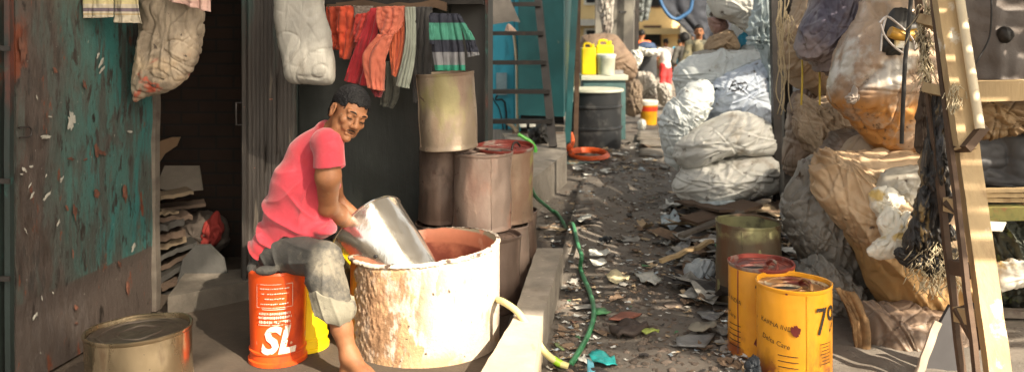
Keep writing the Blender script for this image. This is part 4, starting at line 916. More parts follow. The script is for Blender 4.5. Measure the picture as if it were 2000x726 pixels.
def jerry(label, px, Y, w, h, d):
    x = wx(px, Y); t = thing('jerrycan', label, 'jerrycan', (x, Y, ztop), 'yellow jerrycans on the cabinet')
    bm = bmesh.new(); box_bm(bm, (x-w/2, Y-d/2, ztop), (x+w/2, Y+d/2, ztop+h*.86)); bevel_all(bm, w*.14, 4); from_bm('body', bm, M_jy, t, True, 50)
    tube('handle', [(x-w*.3, Y, ztop+h*.82), (x-w*.26, Y, ztop+h*.97), (x+w*.12, Y, ztop+h*.97), (x+w*.2, Y, ztop+h*.82)], w*.075, M_jy, t)
    lathe('cap', [(.0001, h*.97), (w*.12, h*.97), (w*.12, h*.83)], M_jy, t, Matrix.Translation((x+w*.3, Y, ztop)), 20)
jerry('yellow jerrycan at the left end of the teal cabinet', 1149, 12.12, .2, .44, .2); jerry('yellow jerrycan behind the white bucket on the teal cabinet', 1180, 12.34, .25, .48, .2)
def lidpail(name, label, x, y, z, r0, r1, h, mats, group=None, band=None, cat='bucket'):
    t = thing(name, label, cat, (x, y, z), group); M = Matrix.Translation((x, y, z))
    lathe('body', [(.0001, 0), (r0, 0), (r0+(r1-r0)*.8, h*.8), (r0+(r1-r0)*.8+.003, h*.82)], mats[0], t, M, 40)
    lathe('lid', [(r0+(r1-r0)*.8+.004, h*.80), (r1, h*.83), (r1, h*.87), (r1+.008, h*.88), (r1+.008, h*.97), (r1-.01, h), (.0001, h)], mats[1], t, M, 40)
    if band: lathe('band', [(r0+(r1-r0)*.5+.003, h*.55), (r0+(r1-r0)*.75+.004, h*.74)], band, t, M, 40)
lidpail('bucket', 'white lidded bucket in front of the yellow jerrycans', wx(1185, 11.98)+.0, 12.06, ztop, .115, .13, .29, (pmat('milky plastic', (.52, .54, .42), .4), pmat('pale lid', (.62, .66, .62), .4)))
gx, gy = G(1267, 243).x, G(1267, 243).y
lidpail('bucket', 'orange yellow bucket with a red band and white lid standing in the lane', gx, gy, gz(gx, gy), .125, .145, .39, (pmat('orange yellow plastic', (.75, .38, .01), .4), M_white), band=pmat('red band', (.6, .05, .02), .4))
# hose coil and flat sheet
M_oh = pmat('orange hose', (.65, .10, .02), .4)
c = G(1150, 302, .05); pts = [(c.x+.22*math.cos(a*.7)*(1+.06*math.sin(a)), c.y+.35*math.sin(a*.7), .03+.0022*a) for a in range(0, 24)]
tag(tube('hose_coil', pts, .018, M_oh, n=4), 'flat coil of orange hose on the ground by the charcoal drum', 'hose')
tag(tube('orange_handle', [P(1106, 296, 10.4), P(1112, 286, 10.4), P(1118, 275, 10.4), P(1116, 258, 10.4)], [.03, .05, .03, .012], M_oh), 'curved orange plastic spout standing against the charcoal drum', 'spout')
def flatpiece(name, label, cat, outline, th, mat, z=.01, group=None, warp=.01, kind=None, tilt=0):
    """a flat thing lying on the ground; outline in photo pixels"""
    pts = [G(x, y, z+gz(G(x, y).x, G(x, y).y)) for x, y in outline]; c = sum(pts, Vector())/len(pts)
    bm = bmesh.new(); a = []; b = []
    dens = []
    for i in range(len(pts)):
        for k in range(4): dens.append(pts[i].lerp(pts[(i+1) % len(pts)], k/4))
    rings = []
    for s in (1, .66, .33):
        rings.append([c+(p-c)*s for p in dens])
    ctop = c.copy()
    def wv(p): return Vector((0, 0, warp*(mnoise.noise((p.x*14, p.y*9, 3))+.6*mnoise.noise((p.x*35, p.y*25, 7))+.6)+tilt*(p.x-c.x)))
    R0 = [[bm.verts.new(p+wv(p)) for p in r] for r in rings]; cc = bm.verts.new(ctop+wv(ctop)); n = len(dens)
    for q in range(2):
        for i in range(n): bm.faces.new((R0[q][i], R0[q][(i+1) % n], R0[q+1][(i+1) % n], R0[q+1][i]))
    for i in range(n): bm.faces.new((R0[2][i], R0[2][(i+1) % n], cc))
    o = from_bm(name, bm, mat, smooth=True, flat_angle=50); m = o.modifiers.new('thickness', 'SOLIDIFY'); m.thickness = th; m.offset = 1
    return tag(o, label, cat, group, kind)
M_plw = pmat('dirty white plastic', (.50, .50, .46), .45, var=.25, vscale=14, bump=[(40, .5)])
M_plg = pmat('dirty grey plastic', (.20, .20, .20), .45, var=.3, vscale=12, bump=[(40, .5)])
flatpiece('flat_sheet', 'grey green flat sheet lying below the orange hose coil', 'sheet', [(1104, 306), (1182, 304), (1170, 318), (1106, 321)], .01, pmat('grey green sheet', (.15, .20, .19), .6), .006, warp=.002)
# stepping slabs
for i, (a, b, y0, y1) in enumerate([(1246, 1298, 258, 276), (1250, 1300, 278, 288), (1250, 1304, 289, 301)]):
    flatpiece('stone_slab', ['farthest grey stone slab in the lane by the white sacks', 'middle grey stone slab in the lane by the white sacks', 'nearest grey stone slab in the lane by the white sacks'][i], 'slab', [(a, y0), (b, y0), (b+1, y1), (a-2, y1)], .03, M_concrete, .03, 'stone slabs in the lane', .004)
tag(inflate('white_bag', [(1246, 238), (1255, 232), (1262, 240), (1258, 255), (1246, 254)], 13.2, .1, M_plw, N=50, Mr=10, seed=80), 'small crumpled white bag by the foot of the orange yellow bucket', 'bag')
# brown bundles behind the cabinet
M_tarpb = pmat('brown tarpaulin', (.22, .15, .10), .75, var=.2, vscale=3, bump=[(10, .4), (60, .2)], layers=[dict(color=(.12, .08, .06), scale=3, lo=.5, hi=.66)])
M_bsack = pmat('brown sack', (.20, .15, .105), .8, var=.25, bump=[(14, .5)], layers=[dict(color=(.10, .07, .05), scale=4, lo=.5, hi=.66)])
M_gsack2 = pmat('grey sack cloth', (.30, .28, .25), .8, var=.2, bump=[(14, .5)], layers=[dict(color=(.18, .15, .13), scale=4, lo=.5, hi=.66)])
tag(inflate('tarpaulin_bundle', [(1128, 110), (1136, 72), (1165, 64), (1202, 66), (1225, 92), (1243, 118), (1244, 145), (1222, 162), (1170, 165), (1130, 150)], 13.4, .4, M_tarpb, seed=81, fold=.05, freq=1.2, ang=40), 'big brown tarpaulin bundle behind the yellow jerrycans', 'bundle')
tag(inflate('brown_sack', [(1222, 160), (1240, 152), (1252, 165), (1252, 200), (1244, 222), (1225, 226), (1212, 200)], 13.9, .3, M_bsack, seed=82, fold=.04, freq=2), 'brown sack under the tarpaulin bundle', 'sack')
tag(inflate('grey_sack', [(1240, 145), (1262, 139), (1278, 146), (1284, 170), (1280, 194), (1255, 197), (1240, 190)], 17.5, .35, M_gsack2, seed=83, fold=.05, freq=1.5), 'grey sack behind the orange yellow bucket', 'sack')
tag(inflate('grey_sack', [(1283, 168), (1300, 163), (1310, 170), (1312, 195), (1300, 208), (1286, 200)], 16.5, .25, M_gsack2, seed=84, fold=.05, freq=2), 'small grey sack in the lane behind the boy in red shorts', 'sack')
tag(inflate('white_bag', [(1234, 100), (1244, 98), (1256, 108), (1250, 130), (1238, 142), (1232, 120)], 14.2, .15, M_plw, seed=85, fold=.04, freq=2), 'white bag hanging at the right of the tarpaulin bundle', 'bag')
tag(inflate('white_bag', [(1244, 92), (1260, 94), (1282, 96), (1284, 104), (1270, 110), (1246, 106)], 17.8, .2, M_plw, seed=86, fold=.04, freq=2), 'white bag on the dark crate below the person in orange', 'bag')
tag(inflate('navy_cloth', [(1244, 90), (1256, 82), (1276, 84), (1282, 96), (1262, 98), (1246, 96)], 17.9, .2, pmat('navy cloth', (.02, .04, .09), .8), seed=87, N=60, Mr=12), 'navy blue cloth heaped on the white bag below the person in orange', 'cloth')
bm = bmesh.new(); box_bm(bm, (wx(1250, 18), 18, 0), (wx(1283, 18), 18.5, zat(104, 18))); bevel_all(bm, .02); tag(from_bm('dark_crate', bm, M_gd, smooth=True, flat_angle=30), 'dark crate standing under the navy cloth', 'crate')
# far buildings
def wins(bld, n, x0, x1, y, zs, w, h, mat, fm):
    for i in range(n):
        x = x0+(x1-x0)*(i+.5)/n
        for z in zs:
            bm = bmesh.new(); box_bm(bm, (x-w/2-.06, y-.05, z-.06), (x+w/2+.06, y-.002, z+h+.06)); f = from_bm('window', bm, fm, bld)
            bm = bmesh.new(); box_bm(bm, (x-w/2, y-.07, z), (x+w/2, y-.051, z+h)); g = from_bm('pane', bm, mat, f)
M_cy = pmat('sunny cream wall', (.75, .58, .30), .8, var=.15, vscale=.8); M_glass = pmat('dark window', (.03, .035, .04), .1); M_fr = pmat('brown frame', (.15, .08, .05), .6)
t = thing('yellow_building', 'sunlit cream yellow building closing the far end of the lane', 'building', (6.5, 36, 0)); plane_box('wall', (2.0, 36), (9.6, 36), 0, 8, 4, M_cy, t); wins(t, 5, 2.2, 9.4, 36, (.9, 2.5, 5.4), .62, .75, M_glass, M_fr)
plane_box('balcony', (2.5, 35.2), (9.0, 35.2), 1.35, 1.6, .7, M_cy, t)
t = thing('cream_house', 'cream house with pale shutters seen between the posts', 'building', (1.2, 22, 0)); plane_box('wall', (.6, 22), (2.6, 22), 0, 5, 2.4, M_cy, t); wins(t, 2, .9, 2.4, 22, (.9, 2.2), .3, .6, M_glass, M_white)
bm = bmesh.new(); box_bm(bm, (1.0, 21.6, 1.62), (2.6, 21.97, 1.78)); from_bm('awning', bm, M_white, t)
M_gw = pmat('grey plaster wall', (.16, .15, .125), .85, var=.3, vscale=1.2, layers=[dict(color=(.06, .055, .05), scale=1, lo=.45, hi=.65)])
t = thing('grey_house', 'grey walled house left of the lane behind the tarpaulin bundle', 'building', (2.2, 16, 0)); plane_box('wall', (wx(1163, 15.5), 15.5), (wx(1237, 15.5), 15.5), 0, 4, .1, M_gw, t, 4, 4); plane_box('side_wall', (wx(1237, 15.5), 15.5), (wx(1237, 15.5)+.9, 21.5), 0, 4, .1, M_gw, t)
bm = bmesh.new(); box_bm(bm, (1.5, 15.3, 4.0), (3.3, 21.8, 4.06)); from_bm('roof', bm, M_shed, t)
tag(beam('black_post', P(1241, 190, 15.2), P(1246, -60, 15.2), .07, .07, M_dark_metal), 'dark metal post at the corner of the grey house', 'post')
tag(inflate('hanging_cloth', [(1163, -40), (1166, 0), (1172, 40), (1180, 68), (1193, 68), (1198, 30), (1200, -10), (1196, -40)], 14.6, .10, M_gsack2, seed=88, fold=.05, freq=4, ang=85), 'grey knotted cloth hanging on the grey house', 'cloth')
tag(beam('street_cable', P(1210, 24, 15.1), P(1262, 22, 17), .03, .03, M_black), 'black cable sagging from the grey house', 'cable')
t = thing('dark_house', 'dark house front behind the people at the right of the lane', 'building', (7.0, 26, 0)); plane_box('wall', (wx(1330, 27), 27), (wx(1420, 27)+2.5, 27), 0, 5.5, .2, M_gw, t, 4, 4); wins(t, 3, wx(1340, 27), wx(1420, 27)+2, 27, (.8,), .6, 1.0, M_glass, M_fr)
plane_box('side_wall', (wx(1330, 35.5), 35.5), (wx(1330, 27)+.02, 27.25), 0, 5.5, .2, M_gw, t)
M_navy = pmat('dark navy tarpaulin', (.014, .017, .026), .8, var=.3, bump=[(3, .4, (1, 1, 1), .05)])
tag(cloth('navy_tarpaulin', [(1290, -40), (1296, 20), (1330, 50), (1352, 72)], [(1440, -40), (1430, 10), (1425, 60), (1420, 100)], 19.5, M_navy, folds=2, amp=.05, seed=21, thick=.02), 'dark navy tarpaulin hanging over the far part of the lane', 'tarpaulin')
M_bluet = pmat('blue tarpaulin', (.015, .07, .17), .6, var=.15)
tag(tube('blue_edge_rope', [P(1284, -20, 19.2), P(1292, 8, 19.2), P(1306, 30, 19.2), P(1320, 38, 19.2), P(1334, 32, 19.2), P(1348, 20, 19.2), P(1352, 0, 19.2)], .04, M_bluet), 'sagging blue rope edging the navy tarpaulin', 'rope')
tag(cloth('grey_awning', [(1228, -40), (1238, 6), (1240, 44)], [(1276, -40), (1270, 8), (1262, 40)], 19, pmat('grey awning', (.07, .08, .08), .7, var=.3), folds=2, amp=.1, seed=22, thick=.02), 'grey green awning hanging above the person in orange', 'awning')

# ================================================================ white sacks on the right of the lane
def sackm(nm, c, dirt, sc=4, s=0): return pmat(nm, c, .62, var=.10, vscale=5, bump=[(3, .4, (1, 1, 1), .015, 1), (9, .3, (1, 1, 1), .008, 1), (110, .15)], layers=[dict(color=dirt, scale=sc, lo=.55, hi=.72, seed=3+s), dict(color=(.12, .10, .08), scale=9, lo=.60, hi=.68, seed=5+s), dict(color=(.22, .17, .12), scale=3, lo=.52, hi=.66, seed=9+s, z=(.35, .12), jit=.3)])
SW = sackm('white woven plastic', (.62, .66, .66), (.36, .34, .28)); SW2 = sackm('blue grey woven plastic', (.50, .56, .66), (.28, .31, .34), 3, 4); SW3 = sackm('cream grey sack', (.60, .59, .55), (.36, .31, .25), 3, 7)
GW = 'white sacks heaped along the lane'
def sack(label, outl, Y, T, m, seed, nm='white_sack', grp=GW, cat='sack', **k):
    k.setdefault('fold', .03); k.setdefault('freq', 3)
    if grp == GW: k['fold'] *= .62; k.setdefault('camp', .8)
    return tag(inflate(nm, outl, Y, T, m, seed=seed, N=k.pop('N', 240), Mr=k.pop('Mr', 56), **k), label, cat, grp)
sack('biggest white sack at the back top of the heap', [(1318, 170), (1316, 140), (1335, 116), (1370, 104), (1420, 98), (1470, 98), (1505, 112), (1520, 150), (1515, 215), (1440, 240), (1380, 235), (1335, 225)], 8.15, .42, SW, 101, freq=2, ang=10)
sk = sack('blue grey sack printed with black marks, right of the tall sack', [(1372, 215), (1382, 175), (1405, 150), (1450, 132), (1495, 118), (1520, 135), (1522, 250), (1450, 262), (1395, 258)], 7.65, .30, SW2, 102, freq=3, ang=25, fold=.04)
sack('tall white sack leaning leftmost in the heap', [(1288, 262), (1288, 238), (1303, 205), (1322, 190), (1335, 172), (1358, 160), (1378, 160), (1392, 178), (1390, 205), (1372, 235), (1345, 265), (1330, 300), (1322, 330), (1306, 322), (1294, 295)], 7.35, .26, SW, 103, freq=4, ang=-35, fold=.04)
sack('long white sack lying across the middle of the heap', [(1316, 312), (1318, 280), (1345, 255), (1385, 235), (1425, 218), (1460, 218), (1500, 238), (1520, 262), (1522, 296), (1480, 306), (1430, 304), (1380, 316), (1340, 330)], 7.15, .30, SW3, 104, freq=2.5, ang=15)
sack('white sack at the bottom of the heap on the ground', [(1316, 372), (1322, 345), (1345, 325), (1400, 308), (1460, 298), (1505, 300), (1522, 325), (1522, 368), (1480, 384), (1430, 390), (1380, 402), (1340, 396)], 7.1, .34, SW3, 105, freq=2.5, ang=12)
sack('beige sack high above the white heap', [(1378, -20), (1420, -60), (1500, -50), (1512, 10), (1508, 60), (1480, 78), (1450, 60), (1420, 40), (1395, 30)], 8.5, .3, SW3, 106, nm='beige_sack', freq=2, ang=-30)
sack('white and grey torn plastic sheet at the top left of the heap', [(1380, 20), (1386, 2), (1405, -12), (1416, -2), (1410, 22), (1400, 38), (1384, 36)], 8.9, .1, SW, 107, nm='plastic_bag', cat='bag', N=60, Mr=14)
sack('pinkish brown bag on top of the folded tan sacking', [(1383, 36), (1400, 32), (1420, 40), (1420, 62), (1396, 68), (1386, 52)], 8.7, .15, pmat('pinkish bag', (.34, .2, .17), .5, bump=[(20, .4)]), 108, nm='bag', cat='bag', N=60, Mr=14)
sack('folded tan sacking on top of the white heap', [(1376, 96), (1384, 76), (1400, 66), (1428, 62), (1442, 82), (1440, 98), (1410, 104), (1384, 104)], 8.4, .22, pmat('tan sacking', (.38, .27, .17), .85, bump=[(20, .5)], var=.25), 109, nm='tan_sack', N=80, Mr=20, fold=.05, freq=6, ang=5)
sack('flat grey sacking draped left on the white heap', [(1352, 112), (1362, 100), (1390, 98), (1430, 96), (1450, 104), (1420, 112), (1376, 116)], 8.25, .2, M_gsack2, 110, nm='grey_sacking', N=80, Mr=18)
sack('sky blue plastic sheet wedged behind the tan sacking', [(1430, 98), (1440, 76), (1460, 58), (1472, 70), (1484, 98), (1460, 102)], 8.6, .06, pmat('sky blue sheet', (.03, .30, .48), .4), 111, nm='blue_sheet', cat='sheet', N=60, Mr=12)
sack('crumpled grey blue polythene hanging beside the dark rack post', [(1458, 60), (1470, 20), (1480, -30), (1512, -30), (1516, 40), (1516, 110), (1508, 200), (1500, 210), (1494, 120), (1478, 96), (1462, 84)], 7.45, .12, pmat('grey blue polythene', (.30, .36, .38), .35, var=.25, bump=[(10, .6), (30, .4)]), 112, nm='polythene', cat='plastic sheet', fold=.05, freq=6, ang=80)
sack('pale sack behind the biggest white sack, at the far end of the heap', [(1352, 150), (1356, 120), (1372, 104), (1400, 98), (1440, 100), (1450, 130), (1440, 170), (1370, 180)], 9.6, .45, SW3, 113, freq=2)
sack('white sack high at the back of the heap beside the grey blue polythene', [(1440, 110), (1450, 85), (1480, 74), (1520, 80), (1525, 130), (1470, 140)], 8.6, .35, SW, 114, freq=2)
# printed marks on the blue grey sack
def stroke(name, pts, rad, mat, parent):
    o = tube(name, pts, rad, mat, parent, seg=6, n=4); return o
Mk = pmat('black print ink', (.03, .03, .035), .7)
from mathutils.bvhtree import BVHTree as _B
_sb = _B.FromPolygons([v.co.copy() for v in sk.data.vertices], [tuple(p.vertices) for p in sk.data.polygons])
def onsack(px, py, off=.003):
    d = (P(px, py, 1)-Vector((0, 0, CAMZ))).normalized(); h = _sb.ray_cast(Vector((0, 0, CAMZ)), d)
    return h[0]-d*off if h[0] else P(px, py, 7.3)
V, Fc = [], []
for pl in [[(1424, 176), (1430, 164), (1434, 160)], [(1428, 178), (1440, 176), (1436, 168)], [(1438, 162), (1444, 172), (1438, 178)], [(1446, 160), (1452, 168), (1446, 178), (1454, 178)], [(1454, 160), (1460, 166), (1456, 176)], [(1428, 168), (1442, 164), (1456, 162)], [(1430, 160), (1438, 158)], [(1396, 178), (1400, 172), (1404, 178)]]:
    pts = crom([(a, b, 0) for a, b in pl], 4); V0 = len(V)
    for i, p in enumerate(pts):
        w_ = 1.5; V += [onsack(p[0]-w_*.3, p[1]-w_), onsack(p[0]+w_*.3, p[1]+w_)]
    for i in range(len(pts)-1): Fc.append((V0+2*i, V0+2*i+2, V0+2*i+3, V0+2*i+1))
mk('printed_mark', V, Fc, Mk, sk)
# ================================================================ rack and bags on the right
M_rack = pmat('dark rack steel', (.035, .030, .028), .5, .3, var=.4, layers=[dict(color=(.10, .05, .03), scale=9, lo=.58, hi=.68)])
rk = thing('storage_rack', 'dark steel rack holding the bags on the right', 'rack', (2.1, 6.6, 0))
beam('post', (wx(1522, 7.0), 7.0, -.02), (wx(1510, 7.0), 7.0, 2.4), .075, .07, M_rack, rk)
beam('post', (wx(1532, 6.2)+.02, 6.2, -.02), (wx(1532, 6.2)+.02, 6.2, 2.4), .06, .06, M_rack, rk)
for z in (.30, .78, 1.15, 1.62, 2.2): beam('crossbar', (wx(1520, 7.0), 7.05, z), (wx(1520, 7)+1.5, 7.05, z), .05, .05, M_rack, rk)
plane_box('back_panel', (wx(1524, 7.2), 7.5), (wx(1524, 7.2)+2.5, 7.4), 0, 2.4, .04, pmat('dim blue grey sheeting', (.05, .055, .065), .7, var=.3), rk)
plane_box('side_panel', (3.5, 7.4), (3.3, 5.6), 0, 1.9, .05, M_shed, rk)
sack('dim dark sack on the low shelf of the rack', [(1530, 330), (1545, 300), (1600, 295), (1640, 320), (1640, 400), (1560, 410), (1530, 390)], 6.6, .25, pmat('dim sack', (.07, .065, .06), .8, bump=[(12, .5)]), 119, nm='dark_sack', grp=None, N=80, Mr=16)
def poly(nm, c, dirt, rough=.38, trans=.12, s=0, **k): return pmat(nm, c, rough, var=.2, vscale=4, trans=trans, rough_var=.12, bump=[(3.0, .6, (1, 1, .5), .02, 1), (8, .5, (1, 1, .6), .01, 1), (60, .15)], layers=[dict(color=dirt, scale=2.5, lo=.45, hi=.7, seed=3+s, stretch=(1, 1, .6)), dict(color=(.09, .055, .035), scale=10, lo=.62, hi=.70, seed=5+s)]+k.get('extra', []))
B_tan = poly('dusty tan sack', (.46, .34, .23), (.32, .22, .15), .7); B_or = poly('amber brown polythene', (.56, .40, .25), (.44, .28, .15), .62, s=3, extra=[dict(color=(.50, .30, .12), scale=2, lo=.3, hi=.5, seed=31, z=(.50, .30), jit=.2)])
B_pur = poly('purple grey polythene', (.27, .215, .21), (.10, .09, .13), .45, s=6); B_gry = poly('clear grey polythene', (.34, .31, .27), (.20, .18, .155), .33, .25, s=9)
B_up = poly('torn smeared polythene', (.50, .36, .25), (.34, .23, .16), .36, s=12, extra=[dict(color=(.62, .58, .52), scale=3.4, lo=.50, hi=.62, seed=33, z=(1.15, 1.25), jit=.2, rough=.2), dict(color=(.50, .23, .06), scale=8, lo=.38, hi=.55, seed=36, z=(1.22, 1.1), jit=.15, rough=.8), dict(color=(.16, .09, .045), scale=24, lo=.56, hi=.66, seed=38, z=(1.2, 1.1), jit=.2)])
B_br = poly('brown grimy polythene', (.30, .21, .15), (.11, .075, .05), .5, s=15)
GB = 'bags stacked on the right'
sack('rough tan sack at the upper left of the bags beside the rack post', [(1522, 110), (1524, 60), (1545, 30), (1560, -20), (1610, -50), (1660, 0), (1660, 120), (1650, 180), (1610, 195), (1575, 170), (1540, 145)], 5.9, .26, B_tan, 121, nm='tan_sack', grp=GB, freq=2.5, ang=60)
sack('purple grey polythene sack at the top of the bags', [(1562, 110), (1563, 60), (1585, 10), (1600, -50), (1700, -60), (1740, -20), (1720, 60), (1670, 110), (1650, 150), (1606, 142), (1585, 125)], 5.25, .26, B_pur, 122, nm='polythene_sack', grp=GB, freq=5, ang=65, fold=.02)
up = sack('huge torn bag with orange fibrous bottom hanging behind the wooden ladder', [(1622, 185), (1640, 110), (1665, 60), (1690, 0), (1715, -60), (1850, -70), (1880, 60), (1875, 200), (1850, 275), (1800, 305), (1745, 320), (1712, 302), (1685, 270), (1655, 235)], 4.75, .30, B_up, 123, nm='torn_bag', grp=GB, freq=2.4, ang=66, fold=.040, camp=.28)
sack('tan crumpled bag hanging on yellow strings by the rack', [(1556, 215), (1570, 188), (1600, 196), (1640, 200), (1680, 230), (1672, 300), (1640, 318), (1600, 308), (1575, 290), (1558, 255)], 5.55, .24, B_tan, 124, nm='tan_sack', grp=GB, freq=6, ang=-60, fold=.04)
sack('flat tan brown bag squeezed between the two huge bags', [(1602, 300), (1625, 262), (1660, 250), (1720, 280), (1790, 310), (1800, 350), (1700, 350), (1630, 345)], 5.2, .24, B_br, 125, nm='brown_bag', grp=GB, freq=3)
sack('grey see-through polythene sack left of the huge amber bag', [(1530, 425), (1532, 395), (1560, 350), (1592, 318), (1640, 340), (1690, 430), (1720, 540), (1690, 600), (1640, 590), (1590, 560), (1560, 500), (1538, 460)], 5.05, .27, B_gry, 126, nm='polythene_sack', grp=GB, freq=6, ang=55, fold=.03, knot=(wx(1640, 5.05), zat(330, 5.05)))
low = sack('huge bulging amber bag in the middle of the stack', [(1592, 372), (1600, 312), (1612, 290), (1636, 296), (1660, 300), (1720, 300), (1800, 290), (1880, 296), (1905, 430), (1895, 560), (1850, 618), (1805, 634), (1755, 618), (1712, 580), (1690, 520), (1668, 470), (1625, 425)], 4.55, .33, B_or, 127, nm='amber_bag', grp=GB, freq=2.6, ang=-64, fold=.042, camp=.28, Mr=64, N=280, creases=80, knot=(wx(1640, 4.5), zat(300, 4.5)))
sack('grimy brown bag on the ground under the huge amber bag', [(1660, 760), (1668, 680), (1690, 600), (1740, 590), (1820, 600), (1890, 640), (1900, 760), (1780, 790)], 4.3, .25, B_br, 128, nm='brown_bag', grp=GB, freq=3, ang=80)
sack('grey crumpled polythene on the ground between the cans and the bags', [(1560, 560), (1590, 510), (1640, 520), (1690, 580), (1700, 680), (1650, 700), (1600, 650)], 4.75, .2, B_gry, 129, nm='polythene_sack', grp=GB, freq=6, ang=60, fold=.04)
tag(slab_out('cardboard_sheet', [(1660, 575), (1672, 590), (1692, 640), (1698, 700), (1690, 760), (1668, 760), (1676, 700), (1668, 640), (1650, 590)], 4.2, .03, M_card), 'curved brown cardboard edge standing right of the yellow cans', 'card')
tag(cloth('folded_card', [(1630, 560), (1660, 620), (1672, 700)], [(1668, 570), (1696, 640), (1694, 720)], 4.12, pmat('amber card', (.20, .115, .05), .8, var=.4, vscale=20), folds=1, amp=.014, seed=31, thick=.01), 'folded amber card crumpled beside the nearer yellow can', 'card')
sack('pale beige bag squeezed in above the amber bag, behind the torn bag', [(1640, 330), (1650, 285), (1690, 262), (1760, 285), (1840, 270), (1880, 300), (1870, 360), (1760, 370)], 4.95, .25, B_tan, 130, nm='tan_sack', grp=GB, freq=4, ang=20)
sack('dusty tan sack filling the gap between the rack post and the tan crumpled bag', [(1536, 330), (1540, 250), (1552, 190), (1590, 180), (1620, 230), (1620, 310), (1580, 350)], 6.0, .25, B_br, 131, nm='brown_bag', grp=GB, freq=4, ang=70)
# torn foam and light plastic in front of the amber bag
M_foam = pmat('white torn foam', (.74, .70, .60), .45, var=.12, bump=[(20, .5)], layers=[dict(color=(.55, .38, .12), scale=6, lo=.56, hi=.66)])
for i, (ol, Y, lb) in enumerate([([(1700, 372), (1735, 362), (1760, 385), (1745, 420), (1715, 430), (1700, 400)], 4.26, 'white torn foam lump at the top of the amber bag'), ([(1712, 425), (1745, 405), (1768, 430), (1750, 470), (1722, 462)], 4.2, 'crumpled white foam lump in the middle of the amber bag'),
        ([(1695, 490), (1712, 470), (1740, 455), (1762, 420), (1775, 412), (1768, 450), (1742, 500), (1712, 508)], 4.15, 'shiny white plastic scoop on the front of the amber bag')]):
    tag(inflate('foam_piece', ol, Y, .05, M_foam, seed=140+i, N=70, Mr=16, fold=.02, freq=9), lb, 'foam', 'white foam pieces on the amber bag')
M_clear = poly('glossy clear polythene', (.46, .42, .35), (.3, .26, .2), .18, .2, s=21)
tag(inflate('clear_sheet', [(1708, 372), (1730, 332), (1790, 322), (1812, 330), (1800, 400), (1785, 440), (1760, 400), (1735, 380)], 4.3, .07, M_clear, seed=145, N=90, Mr=20, fold=.02, freq=5), 'glossy clear polythene over the upper part of the amber bag', 'plastic sheet')
# hole and wires of the torn bag
M_amb = pmat('mustard drum', (.45, .24, .03), .5, var=.3)
tag(inflate('hole_shade', [(1722, 98), (1722, 60), (1745, 18), (1775, 20), (1795, 40), (1800, 100), (1780, 112), (1745, 110)], 4.50, .05, M_bdark, seed=150, N=70, Mr=14), 'black patch standing for the dark hole in the mouth of the torn bag', 'rag')  # dark lump stands in for the shaded opening of the bag
tag(tube('mustard_tube', [P(1738, 62, 4.4), P(1762, 70, 4.4), P(1800, 66, 4.4)], .03, M_amb), 'mustard yellow tube sticking out of the torn bag', 'tube')
M_wire = pmat('bright wire', (.62, .57, .54), .3, .6)
for i, pl in enumerate([[(1718, 45), (1732, 33), (1750, 44), (1770, 62), (1784, 80), (1787, 100)], [(1720, 48), (1728, 70), (1745, 90), (1764, 104)], [(1730, 36), (1724, 60), (1720, 100)]]):
    tag(tube('bent_wire', [P(a, b, 4.36+.02*i) for a, b in pl], .006, M_wire), ['bright bent wire arching over the mouth of the torn bag', 'bright wire slanting down across the mouth of the torn bag', 'bright wire dropping along the left edge of the torn bag mouth'][i], 'wire', 'wires on the torn bag')
tag(beam('pale_strip', P(1748, 86, 4.38), P(1790, 90, 4.38), .035, .02, M_foam, None, up=(0, 1, 0)), 'pale plastic strip lying across the torn bag mouth', 'strip')
M_strap = pmat('black rubber strap', (.025, .022, .02), .5)
tag(tube('black_strap', [P(1779, 0, 4.28), P(1774, 60, 4.27), P(1768, 120, 4.25), P(1764, 200, 4.25), P(1761, 280, 4.28)], .011, M_strap), 'black rubber strap hanging down over the torn bag', 'strap')
tag(inflate('knotted_lip', [(1648, 190), (1660, 182), (1668, 168), (1676, 180), (1680, 196), (1668, 206), (1654, 204)], 4.44, .03, poly('lip', (.4, .33, .28), (.2, .15, .1), .3), seed=152, N=50, Mr=12, fold=.02, freq=10), 'knotted plastic tuft on the left of the torn bag', 'knot')
# strings hanging by the rack
def strands(name, lst, mat, label, cat): 
    o = tubes(name, lst, mat); return tag(o, label, cat, kind='stuff')
sr = random.Random(5); M_str = pmat('straw twine', (.50, .40, .25), .8)
L_ = []
for i in range(16):
    x = 1524+sr.uniform(-4, 22); y = sr.uniform(-30, 40); ln = sr.uniform(60, 230)*(1 if x < 1540 else .4)
    L_.append(([P(x, y, 5.95-.3), P(x+sr.uniform(-6, 6), y+ln*.4, 5.6), P(x+sr.uniform(-8, 8), y+ln*.8, 5.6), P(x+sr.uniform(-4, 12), y+ln, 5.6)], .0035))
strands('twine', L_, M_str, 'pale straw twine trailing over the rack post', 'twine')
M_ys = pmat('yellow string', (.60, .42, .05), .6)
for i, x in enumerate((1566, 1600)): tag(tube('yellow_string', [P(x, 95+i*40, 5.5), P(x+1, 150, 5.3), P(x-1+2*i, 205, 5.28)], .006, M_ys), ['yellow string left of its twin, from the purple sack to the tan crumpled bag', 'yellow string right of its twin, from the purple sack to the tan crumpled bag'][i], 'string', 'yellow strings on the tan bag')

